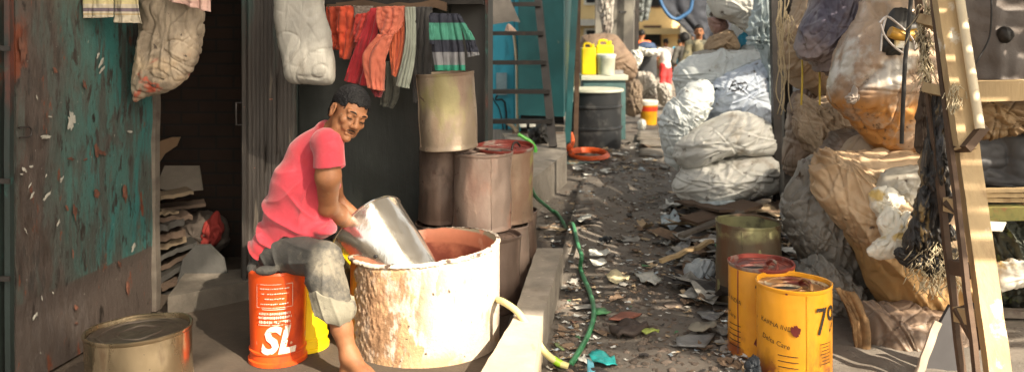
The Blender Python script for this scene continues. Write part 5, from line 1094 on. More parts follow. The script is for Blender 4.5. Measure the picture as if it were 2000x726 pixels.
# ================================================================ wooden ladder in front
wl = thing('wooden_ladder', 'pale wooden ladder leaning steeply at the right edge', 'ladder', (2.0, 3.55, 0))
def yy(py): return 3.45+(760-py)/760*.55       # leaning back
def lp(px, py, d=0.0): return P(px, py, yy(py)+d)
def board(name, a, b, w, d, m, parent, **k): return beam(name, a, b, w, d, m, parent, up=(0, 1, 0), **k)
M_wp = M_wood_pale
board('rail', lp(1962, 820), lp(1884, 262), .092, .045, M_wp, wl, wob=.004, seed=1, seg=20)
board('upper_rail', lp(1886, 292, -.05), lp(1834, -60, -.05), .080, .05, M_wp, wl, wob=.003, seed=2, seg=20)
board('rail_shade_strip', lp(1918, 820, -.02), lp(1816, -60, .04), .020, .03, M_wood_brown, wl, wob=.003, seed=3, seg=20)  # brown strip stands in for the shaded left side of the rail
board('rail', lp(1890, 820, .18), lp(1786, -60, .18), .026, .028, M_wood_brown, wl, wob=.004, seed=4, seg=20)
tag(tube('pipe', [lp(1866, -60, -.11), lp(1884, 60, -.11), lp(1906, 200, -.11), lp(1914, 252, -.11)], .020, pmat('cream pole', (.62, .52, .36), .45, var=.1), smoothpath=False, seg=14), 'cream round pole fixed along the upper rail of the wooden ladder', 'pole')
beam('bracket', lp(1876, 292, -.06), lp(1912, 248, -.06), .035, .10, M_wood_brown, wl, up=(0, 1, 0))
for (x0, x1, py) in [(1810, 1850, 172), (1850, 1884, 398), (1862, 1898, 520), (1870, 1906, 612), (1800, 1838, 40)]:
    beam('rung', lp(x0, py, .12), lp(x1+4, py+10, .02), .045, .06, M_wp if py != 520 else M_wood_brown, wl, wob=.003, seed=py, up=(0, 1, 0))
beam('brace', lp(1872, 600, .1), lp(1918, 680, .05), .05, .03, M_wood_brown, wl, up=(0, 1, 0))
beam('brace', lp(1850, 392, .1), lp(1884, 420, .05), .05, .03, M_wood_brown, wl, up=(0, 1, 0))
# charred frayed cloth hanging from a rung
M_char = pmat('charred frayed cloth', (.028, .025, .024), .42, var=.5, vscale=14, stretch=(1, 1, .12), bump=[(40, .8, (1, 1, .08), .02)], layers=[dict(color=(.30, .20, .08), scale=16, lo=.56, hi=.66, stretch=(1, 1, .12), seed=4), dict(color=(.12, .12, .13), scale=9, lo=.55, hi=.7, stretch=(1, 1, .1))])
tag(inflate('charred_cloth', [(1826, 170), (1848, 190), (1852, 300), (1852, 420), (1842, 500), (1800, 505), (1768, 498), (1766, 478), (1788, 400), (1805, 320), (1818, 250)], 3.98, .06, M_char, seed=160, fold=.03, freq=14, ang=96, N=200, Mr=44, creases=120, knot=(wx(1832, 4), zat(150, 4))), 'charred frayed black cloth hanging from the ladder in front of the amber bag', 'cloth')
tag(inflate('hole_shade', [(1800, 170), (1812, 165), (1818, 200), (1808, 292), (1786, 290), (1790, 230)], 4.1, .015, pmat('dark brown rag', (.07, .045, .03), .8), seed=161, fold=.02, freq=10, ang=90, N=60, Mr=12), 'dark brown rag strip hanging left of the charred cloth', 'rag')
M_fib = pmat('pale frayed fibre', (.50, .42, .28), .7, var=.4); L_ = []
for i in range(170):
    x = sr.gauss(1808, 10); y = sr.uniform(0, 165); a = sr.uniform(-1, 1); l = sr.uniform(8, 34)
    if x > 1826: x = 1815
    L_.append(([lp(x, y, .14), lp(x+a*l*.4, y+l*.5, .10), lp(x+a*l*.9, y+l, .15)], sr.uniform(.001, .0032)))
for i in range(60):
    x = sr.gauss(1866, 8); y = sr.uniform(160, 210); L_.append(([lp(x, y, -.08), lp(x+sr.uniform(-9, 9), y+sr.uniform(4, 18), -.10)], .0018))
for i in range(230):
    x = sr.gauss(1835, 30); y = sr.uniform(470, 560); a = sr.uniform(-1, 1); l = sr.uniform(8, 36)
    if x > 1880 or x < 1765: x = 1830
    L_.append(([P(x, y, 3.98), P(x+a*l*.4, y+l*.4, 3.93), P(x+a*l, y+l*.8, 3.98)], sr.uniform(.001, .003)))
strands('frayed_fibre', L_, M_fib, 'pale frayed rope fibres tangled around the wooden ladder and charred cloth', 'rope fibre')
tag(inflate('knotted_rag', [(1752, 505), (1760, 488), (1800, 482), (1860, 492), (1866, 520), (1840, 535), (1800, 528), (1765, 522)], 4.0, .06, M_char, seed=163, fold=.04, freq=10, N=90, Mr=18), 'knotted dark rag under the charred cloth on the amber bag', 'rag')
tag(inflate('rope_knot', [(1838, 445), (1858, 440), (1866, 456), (1856, 475), (1838, 470)], 3.95, .04, M_char, seed=164, fold=.03, freq=10, N=50, Mr=12), 'dark rope knot tied to the left rail of the wooden ladder', 'knot')
# leaning dark board with a pale edge
M_drk = pmat('slate grey board', (.055, .052, .055), .7, var=.15)
tag(slab_out('leaning_board', [(1776, 800), (1832, 640), (1856, 595), (1872, 640), (1880, 800)], 3.85, .02, M_drk), 'slate grey triangular board leaning at the foot of the wooden ladder', 'board')
tag(beam('edge_strip', P(1765, 800, 3.83), P(1832, 628, 3.83), .035, .012, pmat('pale strip wood', (.45, .36, .28), .7), None, wob=.01, up=(0, 1, 0)), 'pale wooden strip along the slanted edge of the slate grey board', 'strip')

# ================================================================ shelves at the far right
M_gsheet = pmat('grey brown sheeting', (.14, .12, .11), .6, var=.25, vscale=3, bump=[(6, .4, (1, 1, 1), .03), (30, .2)], layers=[dict(color=(.07, .06, .055), scale=14, lo=.64, hi=.70, seed=3), dict(color=(.12, .10, .09), scale=3, lo=.5, hi=.66)])
sv = thing('timber_shelf', 'timber shelf frame at the right edge carrying boards and bundles', 'shelf', (2.9, 4.3, 0))
Ys = 4.45
beam('upper_beam', P(1885, 178, Ys-.1), P(2060, 174, Ys-.1), .10, .10, M_wood_pale, sv, up=(0, 1, 0), wob=.004)
beam('post', (P(2060, 0, Ys).x, Ys, 0), (P(2060, 0, Ys).x, Ys, 2.2), .09, .09, M_wood_brown, sv)
beam('lower_beam', P(1905, 416, Ys), P(2060, 412, Ys), .065, .10, pmat('green stained board', (.22, .20, .06), .8, var=.4, vscale=6, layers=[dict(color=(.30, .14, .06), scale=5, lo=.5, hi=.6), dict(color=(.10, .14, .05), scale=9, lo=.55, hi=.65)]), sv, up=(0, 1, 0))
for i, py in enumerate((372, 381, 390)): beam('bamboo_slat', P(1905, py, Ys+.02*i), P(2060, py-3+i*2, Ys+.02*i), .022, .022, M_wood_pale, sv, wob=.005, seed=i, up=(0, 1, 0), bev=.006)
for i, py in enumerate((610, 630, 652, 672)): beam('slat', P(1925, py, Ys-.05), P(2060, py+2, Ys-.05), .036, .05, M_wood_grey if i != 2 else M_wood_pale, sv, wob=.003, seed=i+5, up=(0, 1, 0))
for i, (py, m) in enumerate([(440, M_wood_brown), (470, M_wood_pale), (500, M_wood_brown), (530, M_wood_pale)]): beam('slat', P(1845, py, Ys+.2), P(1925, py, Ys+.2), .035, .03, m, sv, wob=.003, seed=i+9, up=(0, 1, 0))
bm = bmesh.new(); box_bm(bm, (P(1935, 0, Ys).x, Ys-.05, .0), (P(2060, 0, Ys).x, Ys+.1, zat(684, Ys))); from_bm('base_board', bm, M_wood_brown, sv)
tag(cloth('grey_sheeting', [(1862, -60), (1870, 40), (1880, 158)], [(2080, -60), (2080, 40), (2080, 162)], 4.75, M_gsheet, folds=1.6, amp=.03, seed=33, thick=.01), 'grey brown plastic sheeting hung above the timber shelf beam', 'plastic sheet')
tag(inflate('round_hole_pot', [(1950, 62), (1962, 52), (1975, 58), (1978, 74), (1966, 86), (1953, 80)], 4.70, .04, M_bdark, seed=171, N=50, Mr=10, fold=.01), 'small black round pot showing through the grey brown sheeting', 'pot')
tag(tube('hanging_wire', [P(1936, -20, 4.6), P(1936, 40, 4.6), P(1930, 80, 4.6), P(1905, 125, 4.6)], .005, M_black), 'black wire hanging over the grey brown sheeting', 'wire')
sack('brown straw filled sack lying under the timber shelf beam', [(1885, 195), (1960, 190), (2060, 190), (2070, 250), (2000, 262), (1915, 272), (1885, 260)], 4.6, .16, poly('straw brown sack', (.30, .20, .10), (.16, .10, .055), .7, s=24), 172, nm='brown_sack', grp=None, freq=4, ang=-20)
tag(cloth('grey_tarpaulin', [(1890, 262), (1900, 320), (1905, 362)], [(2080, 250), (2080, 320), (2080, 368)], 4.62, pmat('slate tarpaulin', (.075, .075, .08), .6, var=.2, bump=[(5, .4, (1, 1, 1), .03)]), folds=1.2, amp=.03, seed=34, thick=.01), 'slate grey tarpaulin hanging in the middle of the timber shelf', 'tarpaulin')
M_mess = pmat('dark netting', (.06, .065, .05), .8, var=.5, vscale=12, bump=[(20, .8)], layers=[dict(color=(.5, .47, .4), scale=7, lo=.60, hi=.64), dict(color=(.16, .2, .08), scale=9, lo=.58, hi=.66, seed=8)])
sack('dark tangled netting bundle stuffed in the lower timber shelf', [(1915, 436), (1960, 430), (2060, 430), (2075, 520), (2060, 600), (1960, 602), (1925, 560)], 4.62, .18, M_mess, 173, nm='netting_bundle', cat='bundle', grp=None, freq=6, fold=.05)
sack('white crumpled paper sack on the netting bundle', [(1935, 530), (1955, 512), (2000, 508), (2050, 512), (2060, 545), (1990, 560), (1945, 568)], 4.42, .06, M_foam, 174, nm='paper_sack', grp=None, N=70, Mr=16)
tag(slab_out('white_board', [(1922, 432), (1966, 434), (1958, 452), (1925, 450)], 4.36, .01, M_foam), 'small white board lodged under the green stained shelf board', 'board')
# ================================================================ litter and hose
M_l = [pmat('litter white', (.62, .61, .57), .5, var=.3, vscale=20), pmat('litter grey', (.24, .23, .21), .6, var=.3, vscale=20), pmat('litter brown', (.15, .10, .065), .8, var=.3, vscale=20), pmat('litter blue grey', (.36, .42, .46), .4, var=.3, vscale=20), pmat('litter dark', (.035, .03, .028), .7), pmat('litter tan', (.36, .27, .17), .7, var=.3, vscale=20), pmat('litter green', (.06, .16, .07), .6), pmat('litter pink', (.34, .17, .14), .7)]
def litter():
    r = random.Random(11); V, Fc, Mi = [], [], []
    def piece(x, y, s, mi, elong, crumple, lift=0.0):
        n = 4; a = r.uniform(0, PI); ca, sa = math.cos(a), math.sin(a); b = len(V); z0 = gz(x, y)+.004+lift; sd = r.random()*100
        tx, ty = r.gauss(0, .22), r.gauss(0, .22)
        cut = r.random()
        for j in range(n+1):
            for i in range(n+1):
                u = (i/n-.5); v = (j/n-.5)
                if i in (0, n): u *= 1-.35*r.random()
                if j in (0, n): v *= 1-.35*r.random()
                u *= s*elong; v *= s
                X, Y_ = u*ca-v*sa, u*sa+v*ca
                z = z0+crumple*s*(mnoise.noise((u/s*2.2+sd, v/s*2.2, sd))+.5)+abs(tx*X+ty*Y_)*.8
                V.append((x+X, y+Y_, max(z, gz(x+X, y+Y_)+.002)))
        for j in range(n):
            for i in range(n): q = b+j*(n+1)+i; Fc.append((q, q+1, q+n+2, q+n+1)); Mi.append(mi)
    def dens(px, py):      # how littered the photo is there
        d = .25
        if py < 345: d = 1.0
        if px > 1225 and py < 560: d = .9
        if px > 1225+(py-380)*.55 and py >= 380: d = 1.0
        if px < 1130+(py-300)*.05 and py > 440: d = .5
        if 1110 < px < 1240 and 560 < py < 690: d = .4
        if 1180 < px < 1400 and py > 600: d = .12
        return d
    cnt = 0
    for k in range(9000):
        px = r.uniform(1045, 1560); py = 282+(760-282)*r.random()**1.15
        if r.random() > dens(px, py): continue
        g = G(px, py)
        edge = 1106-(py-484)*.19 if py > 484 else (1045 if py > 350 else 1110)
        if px < edge+6: continue
        if py < 400 and px > 1310: continue
        small = r.random() < .93
        s = r.uniform(.008, .028) if small else r.uniform(.035, .09)
        if py < 345: s *= 1.7; 
        mi = r.choices(range(8), [2.4, 4.2, 4.5, .8, 1.8, 3.2, .12, .2])[0]
        if mi in (0, 3, 6, 7) and not small: s *= .7
        piece(g.x, g.y, s, mi, r.uniform(1, 2.6), .28); cnt += 1
        if cnt > 3200: break
    # heap below the sacks and beside the olive can
    for k in range(900):
        px = r.uniform(1290, 1640); py = r.uniform(395, 600)
        if px < 1290+(py-395)*.25: continue
        g = G(px, py); s = r.uniform(.015, .06) if r.random() < .8 else r.uniform(.07, .2)
        piece(g.x, g.y, s, r.choices(range(8), [1.6, 3.5, 6, 1.2, 5, 2, .1, .2])[0], r.uniform(1, 3.2), .3, .01*r.random())
    o = mk('litter', V, Fc, M_l, smooth=False)
    for p, m in zip(o.data.polygons, Mi): p.material_index = m
    return tag(o, 'scattered scraps of plastic, paper and card trodden into the lane', 'litter', kind='stuff')
litter()
def rubble():
    r = random.Random(17); V, Fc = [], []
    ico = [(0, 0, 1), (.894, 0, .447), (.276, .851, .447), (-.724, .526, .447), (-.724, -.526, .447), (.276, -.851, .447), (.724, .526, -.447), (-.276, .851, -.447), (-.894, 0, -.447), (-.276, -.851, -.447), (.724, -.526, -.447), (0, 0, -1)]
    ft = [(0, 1, 2), (0, 2, 3), (0, 3, 4), (0, 4, 5), (0, 5, 1), (1, 6, 2), (2, 7, 3), (3, 8, 4), (4, 9, 5), (5, 10, 1), (6, 7, 2), (7, 8, 3), (8, 9, 4), (9, 10, 5), (10, 6, 1), (6, 11, 7), (7, 11, 8), (8, 11, 9), (9, 11, 10), (10, 11, 6)]
    for k in range(3400):
        px = r.uniform(1045, 1600); py = 282+(770-282)*r.random()
        edge = 1106-(py-484)*.19 if py > 484 else (1045 if py > 350 else 1110)
        if px < edge+4: continue
        g = G(px, py); s = r.choice([.003, .005, .007, .010, .016])*r.uniform(.7, 1.5)
        if r.random() < .02: s *= 2
        b = len(V); z = gz(g.x, g.y)
        sc = [r.uniform(.7, 1.5), r.uniform(.7, 1.5), r.uniform(.4, .8)]
        for v in ico: V.append((g.x+v[0]*s*sc[0]*r.uniform(.8, 1.2), g.y+v[1]*s*sc[1]*r.uniform(.8, 1.2), z+v[2]*s*sc[2]))
        for f in ft: Fc.append(tuple(b+i for i in f))
    return tag(mk('rubble', V, Fc, pmat('rubble', (.13, .10, .08), .85, var=.7, vscale=14)), 'small stones and crumbs of earth in the lane', 'rubble', kind='stuff')
rubble()
FP = flatpiece
M_gn = pmat('green leaf wrapper', (.07, .22, .09), .5, var=.3); M_tq = pmat('turquoise plastic wrapper', (.02, .30, .30), .3, var=.3, vscale=20, bump=[(30, .5)]); M_rdb = pmat('reddish board', (.24, .09, .06), .7, var=.4); M_bk = pmat('black polythene', (.012, .012, .014), .3, bump=[(20, .6)])
FP('turquoise_wrapper', 'turquoise plastic wrapper curled on the ground by the end of the green hose', 'wrapper', [(1148, 700), (1165, 692), (1200, 700), (1206, 714), (1185, 720), (1160, 712)], .004, M_tq, .012, warp=.03)
FP('blue_wrapper', 'bluish plastic strip below the turquoise wrapper', 'wrapper', [(1146, 712), (1158, 712), (1163, 735), (1148, 738)], .004, pmat('blue plastic', (.10, .33, .42), .3), .02, warp=.03)
FP('green_leaf', 'green leaf shaped scrap right of the green hose', 'leaf', [(1162, 606), (1180, 602), (1194, 608), (1184, 616), (1165, 616)], .003, M_gn, .008, warp=.012)
FP('leaf', 'small pale green leaf left of the bend of the green hose', 'leaf', [(1082, 672), (1090, 672), (1103, 683), (1098, 685), (1086, 679)], .003, pmat('pale leaf', (.18, .24, .10), .6), .008, warp=.012)
FP('reddish_board', 'reddish brown board scrap in the middle of the lane', 'board', [(1188, 626), (1212, 612), (1254, 614), (1240, 622), (1222, 628)], .008, M_rdb, .012, warp=.006)
FP('grey_board', 'dark grey angular board scrap on the right of the lane', 'board', [(1320, 664), (1345, 656), (1398, 655), (1376, 680), (1322, 678)], .008, M_plg, .012, warp=.008)
FP('crumpled_card', 'crumpled tan grey card above the dark grey board scrap', 'card', [(1343, 650), (1362, 632), (1398, 634), (1400, 650), (1372, 656)], .004, pmat('tan grey card', (.22, .20, .16), .7, var=.3), .02, warp=.04)
FP('grey_card', 'pale grey flat card near the foot of the yellow cans', 'card', [(1360, 610), (1392, 606), (1418, 612), (1396, 630), (1372, 626)], .004, M_plg, .012, warp=.015)
FP('white_wrapper', 'white crinkled wrapper in the middle of the lane', 'wrapper', [(1240, 540), (1275, 536), (1294, 548), (1280, 562), (1256, 558)], .004, M_plw, .01, warp=.03)
FP('cream_wrapper', 'cream and yellow wrapper left of the white crinkled one', 'wrapper', [(1184, 542), (1204, 538), (1232, 541), (1222, 553), (1190, 553)], .004, pmat('cream wrapper', (.55, .48, .30), .5, var=.3, vscale=20), .012, warp=.03)
FP('white_scrap', 'folded white plastic scrap below the black bag', 'scrap', [(1150, 492), (1186, 490), (1196, 498), (1170, 503), (1152, 501)], .004, M_plw, .012, warp=.02)
FP('white_scrap', 'pale rectangular scrap between the white scrap and the cream wrapper', 'scrap', [(1152, 509), (1180, 507), (1186, 518), (1160, 521)], .004, M_plw, .012, warp=.02)
FP('white_scrap', 'small white scrap on the upper middle of the lane', 'scrap', [(1124, 426), (1156, 424), (1150, 433), (1130, 434)], .004, M_plw, .012, warp=.02)
tag(inflate('black_bag', [(1156, 486), (1160, 470), (1178, 462), (1196, 462), (1188, 476), (1170, 488)], G(1170, 486).y, .05, M_bk, seed=190, N=50, Mr=12, fold=.02, freq=8), 'small black polythene bag lying in the middle of the lane', 'bag')
tag(inflate('polythene', [(1336, 545), (1345, 520), (1370, 508), (1392, 512), (1395, 545), (1370, 556), (1345, 556)], G(1370, 555).y+.1, .12, pmat('pale blue grey polythene', (.42, .46, .49), .3, var=.25, bump=[(14, .7), (40, .4)]), seed=191, N=80, Mr=20, fold=.04, freq=7, ang=60), 'pale blue grey crumpled polythene at the left foot of the olive can', 'plastic sheet')
FP('polythene', 'pale blue polythene pieces on the heap below the white sacks', 'plastic sheet', [(1290, 430), (1325, 425), (1334, 440), (1310, 452), (1292, 444)], .004, M_l[3], .03, warp=.05)
FP('dirty_sheet', 'dirty grey sheet trodden on the heap', 'sheet', [(1300, 500), (1330, 482), (1350, 480), (1345, 500), (1318, 516)], .006, M_plg, .03, warp=.05)
FP('brown_scrap', 'dark brown trodden bag in the lower middle of the lane', 'bag', [(1190, 650), (1212, 634), (1255, 636), (1266, 646), (1240, 658), (1205, 662)], .02, pmat('dark brown bag', (.05, .036, .03), .7, bump=[(20, .5)]), .012, warp=.04)
tag(tube('twig', [G(1212, 627, .03), G(1240, 636, .03), G(1264, 642, .03)], .004, M_str), 'thin twig lying on the dark brown trodden bag', 'twig')
FP('green_stalks', 'cut yellow green stalks right of the dark brown bag', 'stalks', [(1252, 652), (1262, 648), (1288, 650), (1286, 655), (1262, 660)], .006, pmat('yellow green stalk', (.30, .36, .08), .6), .01, warp=.02)
tag(inflate('dark_cloth', [(1452, 730), (1456, 708), (1468, 700), (1480, 705), (1484, 730)], 3.72, .04, pmat('blue black cloth', (.03, .036, .045), .6), seed=192, N=50, Mr=12, fold=.02, freq=12, ang=80), 'blue black cloth bundle between the two yellow cans', 'cloth')
# planks on the heap
for i, (a, b, w_, lb) in enumerate([((1330, 470), (1500, 398), .05, 'long dark plank slanting up across the heap'), ((1345, 440), (1470, 404), .22, 'wide brown board lying flat on the heap below the bottom white sack'), ((1290, 520), (1392, 480), .03, 'pale thin stick lying low on the heap'), ((1330, 400), (1420, 420), .12, 'brown board end by the bottom white sack')]):
    p, q = G(*a, .12), G(*b, .2); tag(beam('heap_plank', p+Vector((0, 0, .03)), q+Vector((0, 0, .03)), w_, .02, [M_wood_grey, M_wood_brown, M_wood_pale, M_wood_brown][i], None, up=(0, 0, 1), wob=.01, seed=i), lb, 'plank')
# hose: green from behind the drums, joined to the cream piece at the bend
M_hg = pmat('green garden hose', (.045, .20, .09), .4, var=.15, layers=[dict(color=(.12, .22, .14), scale=9, lo=.6, hi=.7)]); M_hc = pmat('cream hose', (.62, .56, .26), .4, var=.1); M_hy = pmat('lime tape', (.35, .62, .03), .4)
hs_ = thing('hose', 'hose changing from green to cream, curving from the drums to the barrel', 'hose', tuple(G(1110, 716)))
g = lambda x, y, z: G(x, y, max(z*.0+.02, .02)+gz(G(x, y, .03).x, G(x, y, .03).y))
HP = [P(1036, 360, 5.6), P(1046, 384, 5.9), g(1078, 412, .10), g(1108, 448, .03), g(1134, 492, .015), g(1134, 525, .015), g(1152, 570, .015), g(1160, 610, .015), g(1150, 650, .015), g(1128, 690, .015), g(1114, 712, .02)]
HP = [Vector((p[0], p[1], max(p[2], gz(p[0], p[1])+.018))) for p in crom([tuple(p) for p in HP], 5)]
tube('green_hose', HP, .0135, M_hg, hs_, seg=12, n=2)
tube('cream_hose', [P(972, 585, 4.12), P(985, 590, 4.0), P(1012, 610, 3.92), P(1040, 650, 3.86), P(1062, 684, 3.84), P(1088, 706, 3.85), g(1110, 715, .02)], .0155, M_hc, hs_, seg=12, n=8)
tube('joint_tape', [P(1080, 700, 3.85), P(1088, 706, 3.85), P(1096, 710, 3.85)], .0168, M_hy, hs_, seg=12, n=4)
# ================================================================ the seated man
def T3_(v): return (float(v[0]), float(v[1]), float(v[2]))
M_skin = pmat('brown skin', (.235, .098, .042), .62, var=.10, vscale=14, spec=.45, bump=[(180, .12)], layers=[dict(color=(.16, .062, .03), scale=9, lo=.52, hi=.72), dict(color=(.25, .14, .08), scale=30, lo=.62, hi=.7)])
bsk = M_skin.node_tree.nodes['Principled BSDF']; bsk.inputs['Subsurface Weight'].default_value = .12; bsk.inputs['Subsurface Radius'].default_value = (.01, .004, .002); bsk.inputs['Subsurface Scale'].default_value = .6
M_hair = pmat('black hair', (.005, .0045, .005), .6, var=.4, vscale=60, spec=.25, bump=[(150, .8, (1, 1, 1), .004), (60, .8, (1, 1, 1), .008)])
M_eye = pmat('eye white', (.45, .40, .36), .2); M_iris = pmat('dark iris', (.012, .007, .005), .12)
M_shirt = pmat('faded crimson jersey', (.40, .028, .046), .9, var=.12, vscale=5, sheen=.3, bump=[(200, .15), (26, .25)], layers=[dict(color=(.50, .075, .10), scale=5, lo=.5, hi=.72), dict(color=(.42, .028, .035), scale=7, lo=.55, hi=.7, seed=9)])
M_trou = pmat('dusty grey black trousers', (.050, .048, .044), .85, var=.25, vscale=7, bump=[(120, .2), (30, .3)], layers=[dict(color=(.17, .15, .115), scale=9, lo=.34, hi=.62, x=(-.88, -.80), jit=.10, seed=2, r=.7), dict(color=(.085, .078, .065), scale=18, lo=.52, hi=.66, seed=6, r=.7)])
man = thing('person', 'man in a crimson T-shirt sitting on the orange red bucket and holding the shiny tin', 'person', tuple(P(543, 0, 3.98).xy)+(.42,))
ps, ph = R(37), R(27)
e1 = np.array([math.cos(ph), 0, -math.sin(ph)]); eu = np.array([math.sin(ph), 0, math.cos(ph)]); ec = np.array([0, -1.0, 0])
hf = e1*math.sin(ps)+ec*math.cos(ps); hr = e1*math.cos(ps)-ec*math.sin(ps); HB = np.array([hr, hf, eu])
# nod a little forward
nd = R(-3); hf2 = hf*math.cos(nd)-eu*math.sin(nd); hu2 = eu*math.cos(nd)+hf*math.sin(nd); HB = np.array([hr, hf2, hu2])
HO = np.array(P(680, 222, 3.93))
def H(r, f, u): return HO+hr*r+hf2*f+hu2*u
pa = lambda x, y, Y: np.array(P(x, y, Y))
def head_field(f, sc=1.0):
    E = lambda c, r, k=.012, **kw: f.ell(H(*c), r, k, HB, **kw)
    E((0, -.012, .040), (.074, .094, .080)); E((0, .028, -.008), (.060, .062, .082), .02); E((0, .040, -.066), (.044, .044, .040), .022)
    E((0, .079, -.094), (.021, .018, .017), .018)
    for s in (-1, 1):
        E((s*.043, .066, -.022), (.019, .018, .018), .018); E((s*.047, .030, -.070), (.014, .026, .024), .02)
        E((s*.033, .101, .002), (.019, .014, .0105), .008, mode='cut')
        E((s*.0325, .0775, .002), (.0145, .0145, .0125), .004)
        f.cone(H(s*.018, .082, -.030), H(s*.030, .076, -.05), .012, .012, .012)
        E((s*.0135, .1005, -.034), (.0085, .011, .0085), .006)
        E((s*.009, .104, -.0425), (.0042, .006, .004), .003, mode='cut')
    f.cone(H(-.044, .076, .024), H(-.012, .090, .020), .010, .010, .010); f.cone(H(.044, .076, .024), H(.012, .090, .020), .010, .010, .010)
    f.cone(H(0, .089, .014), H(0, .108, -.026), .0075, .0095, .010); E((0, .1125, -.030), (.0115, .0115, .010), .008)
    E((0, .082, -.052), (.024, .013, .014), .012)
    f.cone(H(-.020, .0865, -.0600), H(.020, .0865, -.0600), .0065, .0065, .006); f.cone(H(-.016, .086, -.072), H(.016, .086, -.072), .0075, .0075, .006)
    f.cone(H(-.025, .0915, -.0655), H(.025, .0915, -.0655), .0030, .0030, .003, mode='cut')
    for s in (-1, 1):
        E((s*.0775, -.004, -.006), (.0075, .019, .033), .006); E((s*.083, .002, -.003), (.006, .010, .018), .004, mode='cut')
        f.cone(H(s*.080, -.014, .018), H(s*.082, -.017, -.005), .0055, .005, .004); f.cone(H(s*.077, -.004, -.034), H(s*.078, .002, -.03), .007, .006, .005)
        f.cone(H(s*.076, .008, -.010), H(s*.078, .006, -.004), .004, .004, .003)
def limb(f, pts, rs, k=.015, **kw):
    for i in range(len(pts)-1): f.cone(pts[i], pts[i+1], rs[i], rs[i+1], k, **kw)
RS, RE, RW = pa(641, 280, 3.87), pa(641, 402, 3.95), pa(690, 443, 4.24)
LS, LE, LW = pa(640, 278, 4.22), pa(655, 392, 4.38), pa(716, 440, 4.36)
RH, RK, RA = pa(556, 492, 3.98), pa(632, 508, 3.79), pa(682, 695, 3.72)
LH, LK, LA = pa(566, 490, 4.15), pa(664, 482, 4.33), pa(655, 640, 4.42)
def hand(f, wr, d, palm_n, curl=1.0, thumb=1, s=1.0):
    """five unequal bent fingers leaving a palm; d = pointing direction, palm_n = out of the palm"""
    d = d/np.linalg.norm(d); palm_n = palm_n-d*palm_n.dot(d); palm_n /= np.linalg.norm(palm_n); sd = np.cross(d, palm_n)
    limb(f, [wr, wr+d*.03*s, wr+d*.075*s], [.024*s, .026*s, .030*s], .012)
    for i, (off, ln) in enumerate([(-.030, .062), (-.010, .072), (.010, .068), (.029, .052)]):
        b = wr+d*.078*s+sd*off*s; a1 = .5*curl; a2 = 1.1*curl; a3 = 1.6*curl
        p = [wr+d*.05*s+sd*off*.7*s, b]; 
        for a, q in ((a1, .42), (a2, .32), (a3, .26)): p.append(p[-1]+(d*math.cos(a)+palm_n*math.sin(a))*ln*q*s)
        limb(f, p, [.011*s, .0098*s, .009*s, .0082*s, .007*s], .003)
    b = wr+d*.025*s-sd*.022*s*thumb; p = [b, b+(d*.6-sd*.8*thumb+palm_n*.3)*.032*s]; p.append(p[-1]+(d*.85-sd*.3*thumb+palm_n*.5)*.03*s); p.append(p[-1]+(d*.8+palm_n*.7)*.024*s)
    limb(f, p, [.014*s, .0115*s, .010*s, .0085*s], .006)
def foot(f, an, heel, toe, s=1.0):
    d = toe-heel; L = np.linalg.norm(d); d /= L; up = np.array([0, 0, 1.0]); sd = np.cross(d, up)
    limb(f, [an, heel+up*.012], [.036*s, .030*s], .02); limb(f, [heel+up*.010, heel+d*L*.45+up*.012, heel+d*L*.78], [.031*s, .030*s, .026*s], .02)
    limb(f, [an+d*.01, heel+d*L*.5+up*.02, heel+d*L*.75], [.036*s, .028*s, .024*s], .03)
    for i in range(5):
        o = (i-2)*.0165*s; b = heel+d*L*(.74-abs(i)*.012)+sd*o; limb(f, [b, b+d*L*(.24-.025*i)-up*.004], [.013*s, (.012-.001*i)*s], .005)
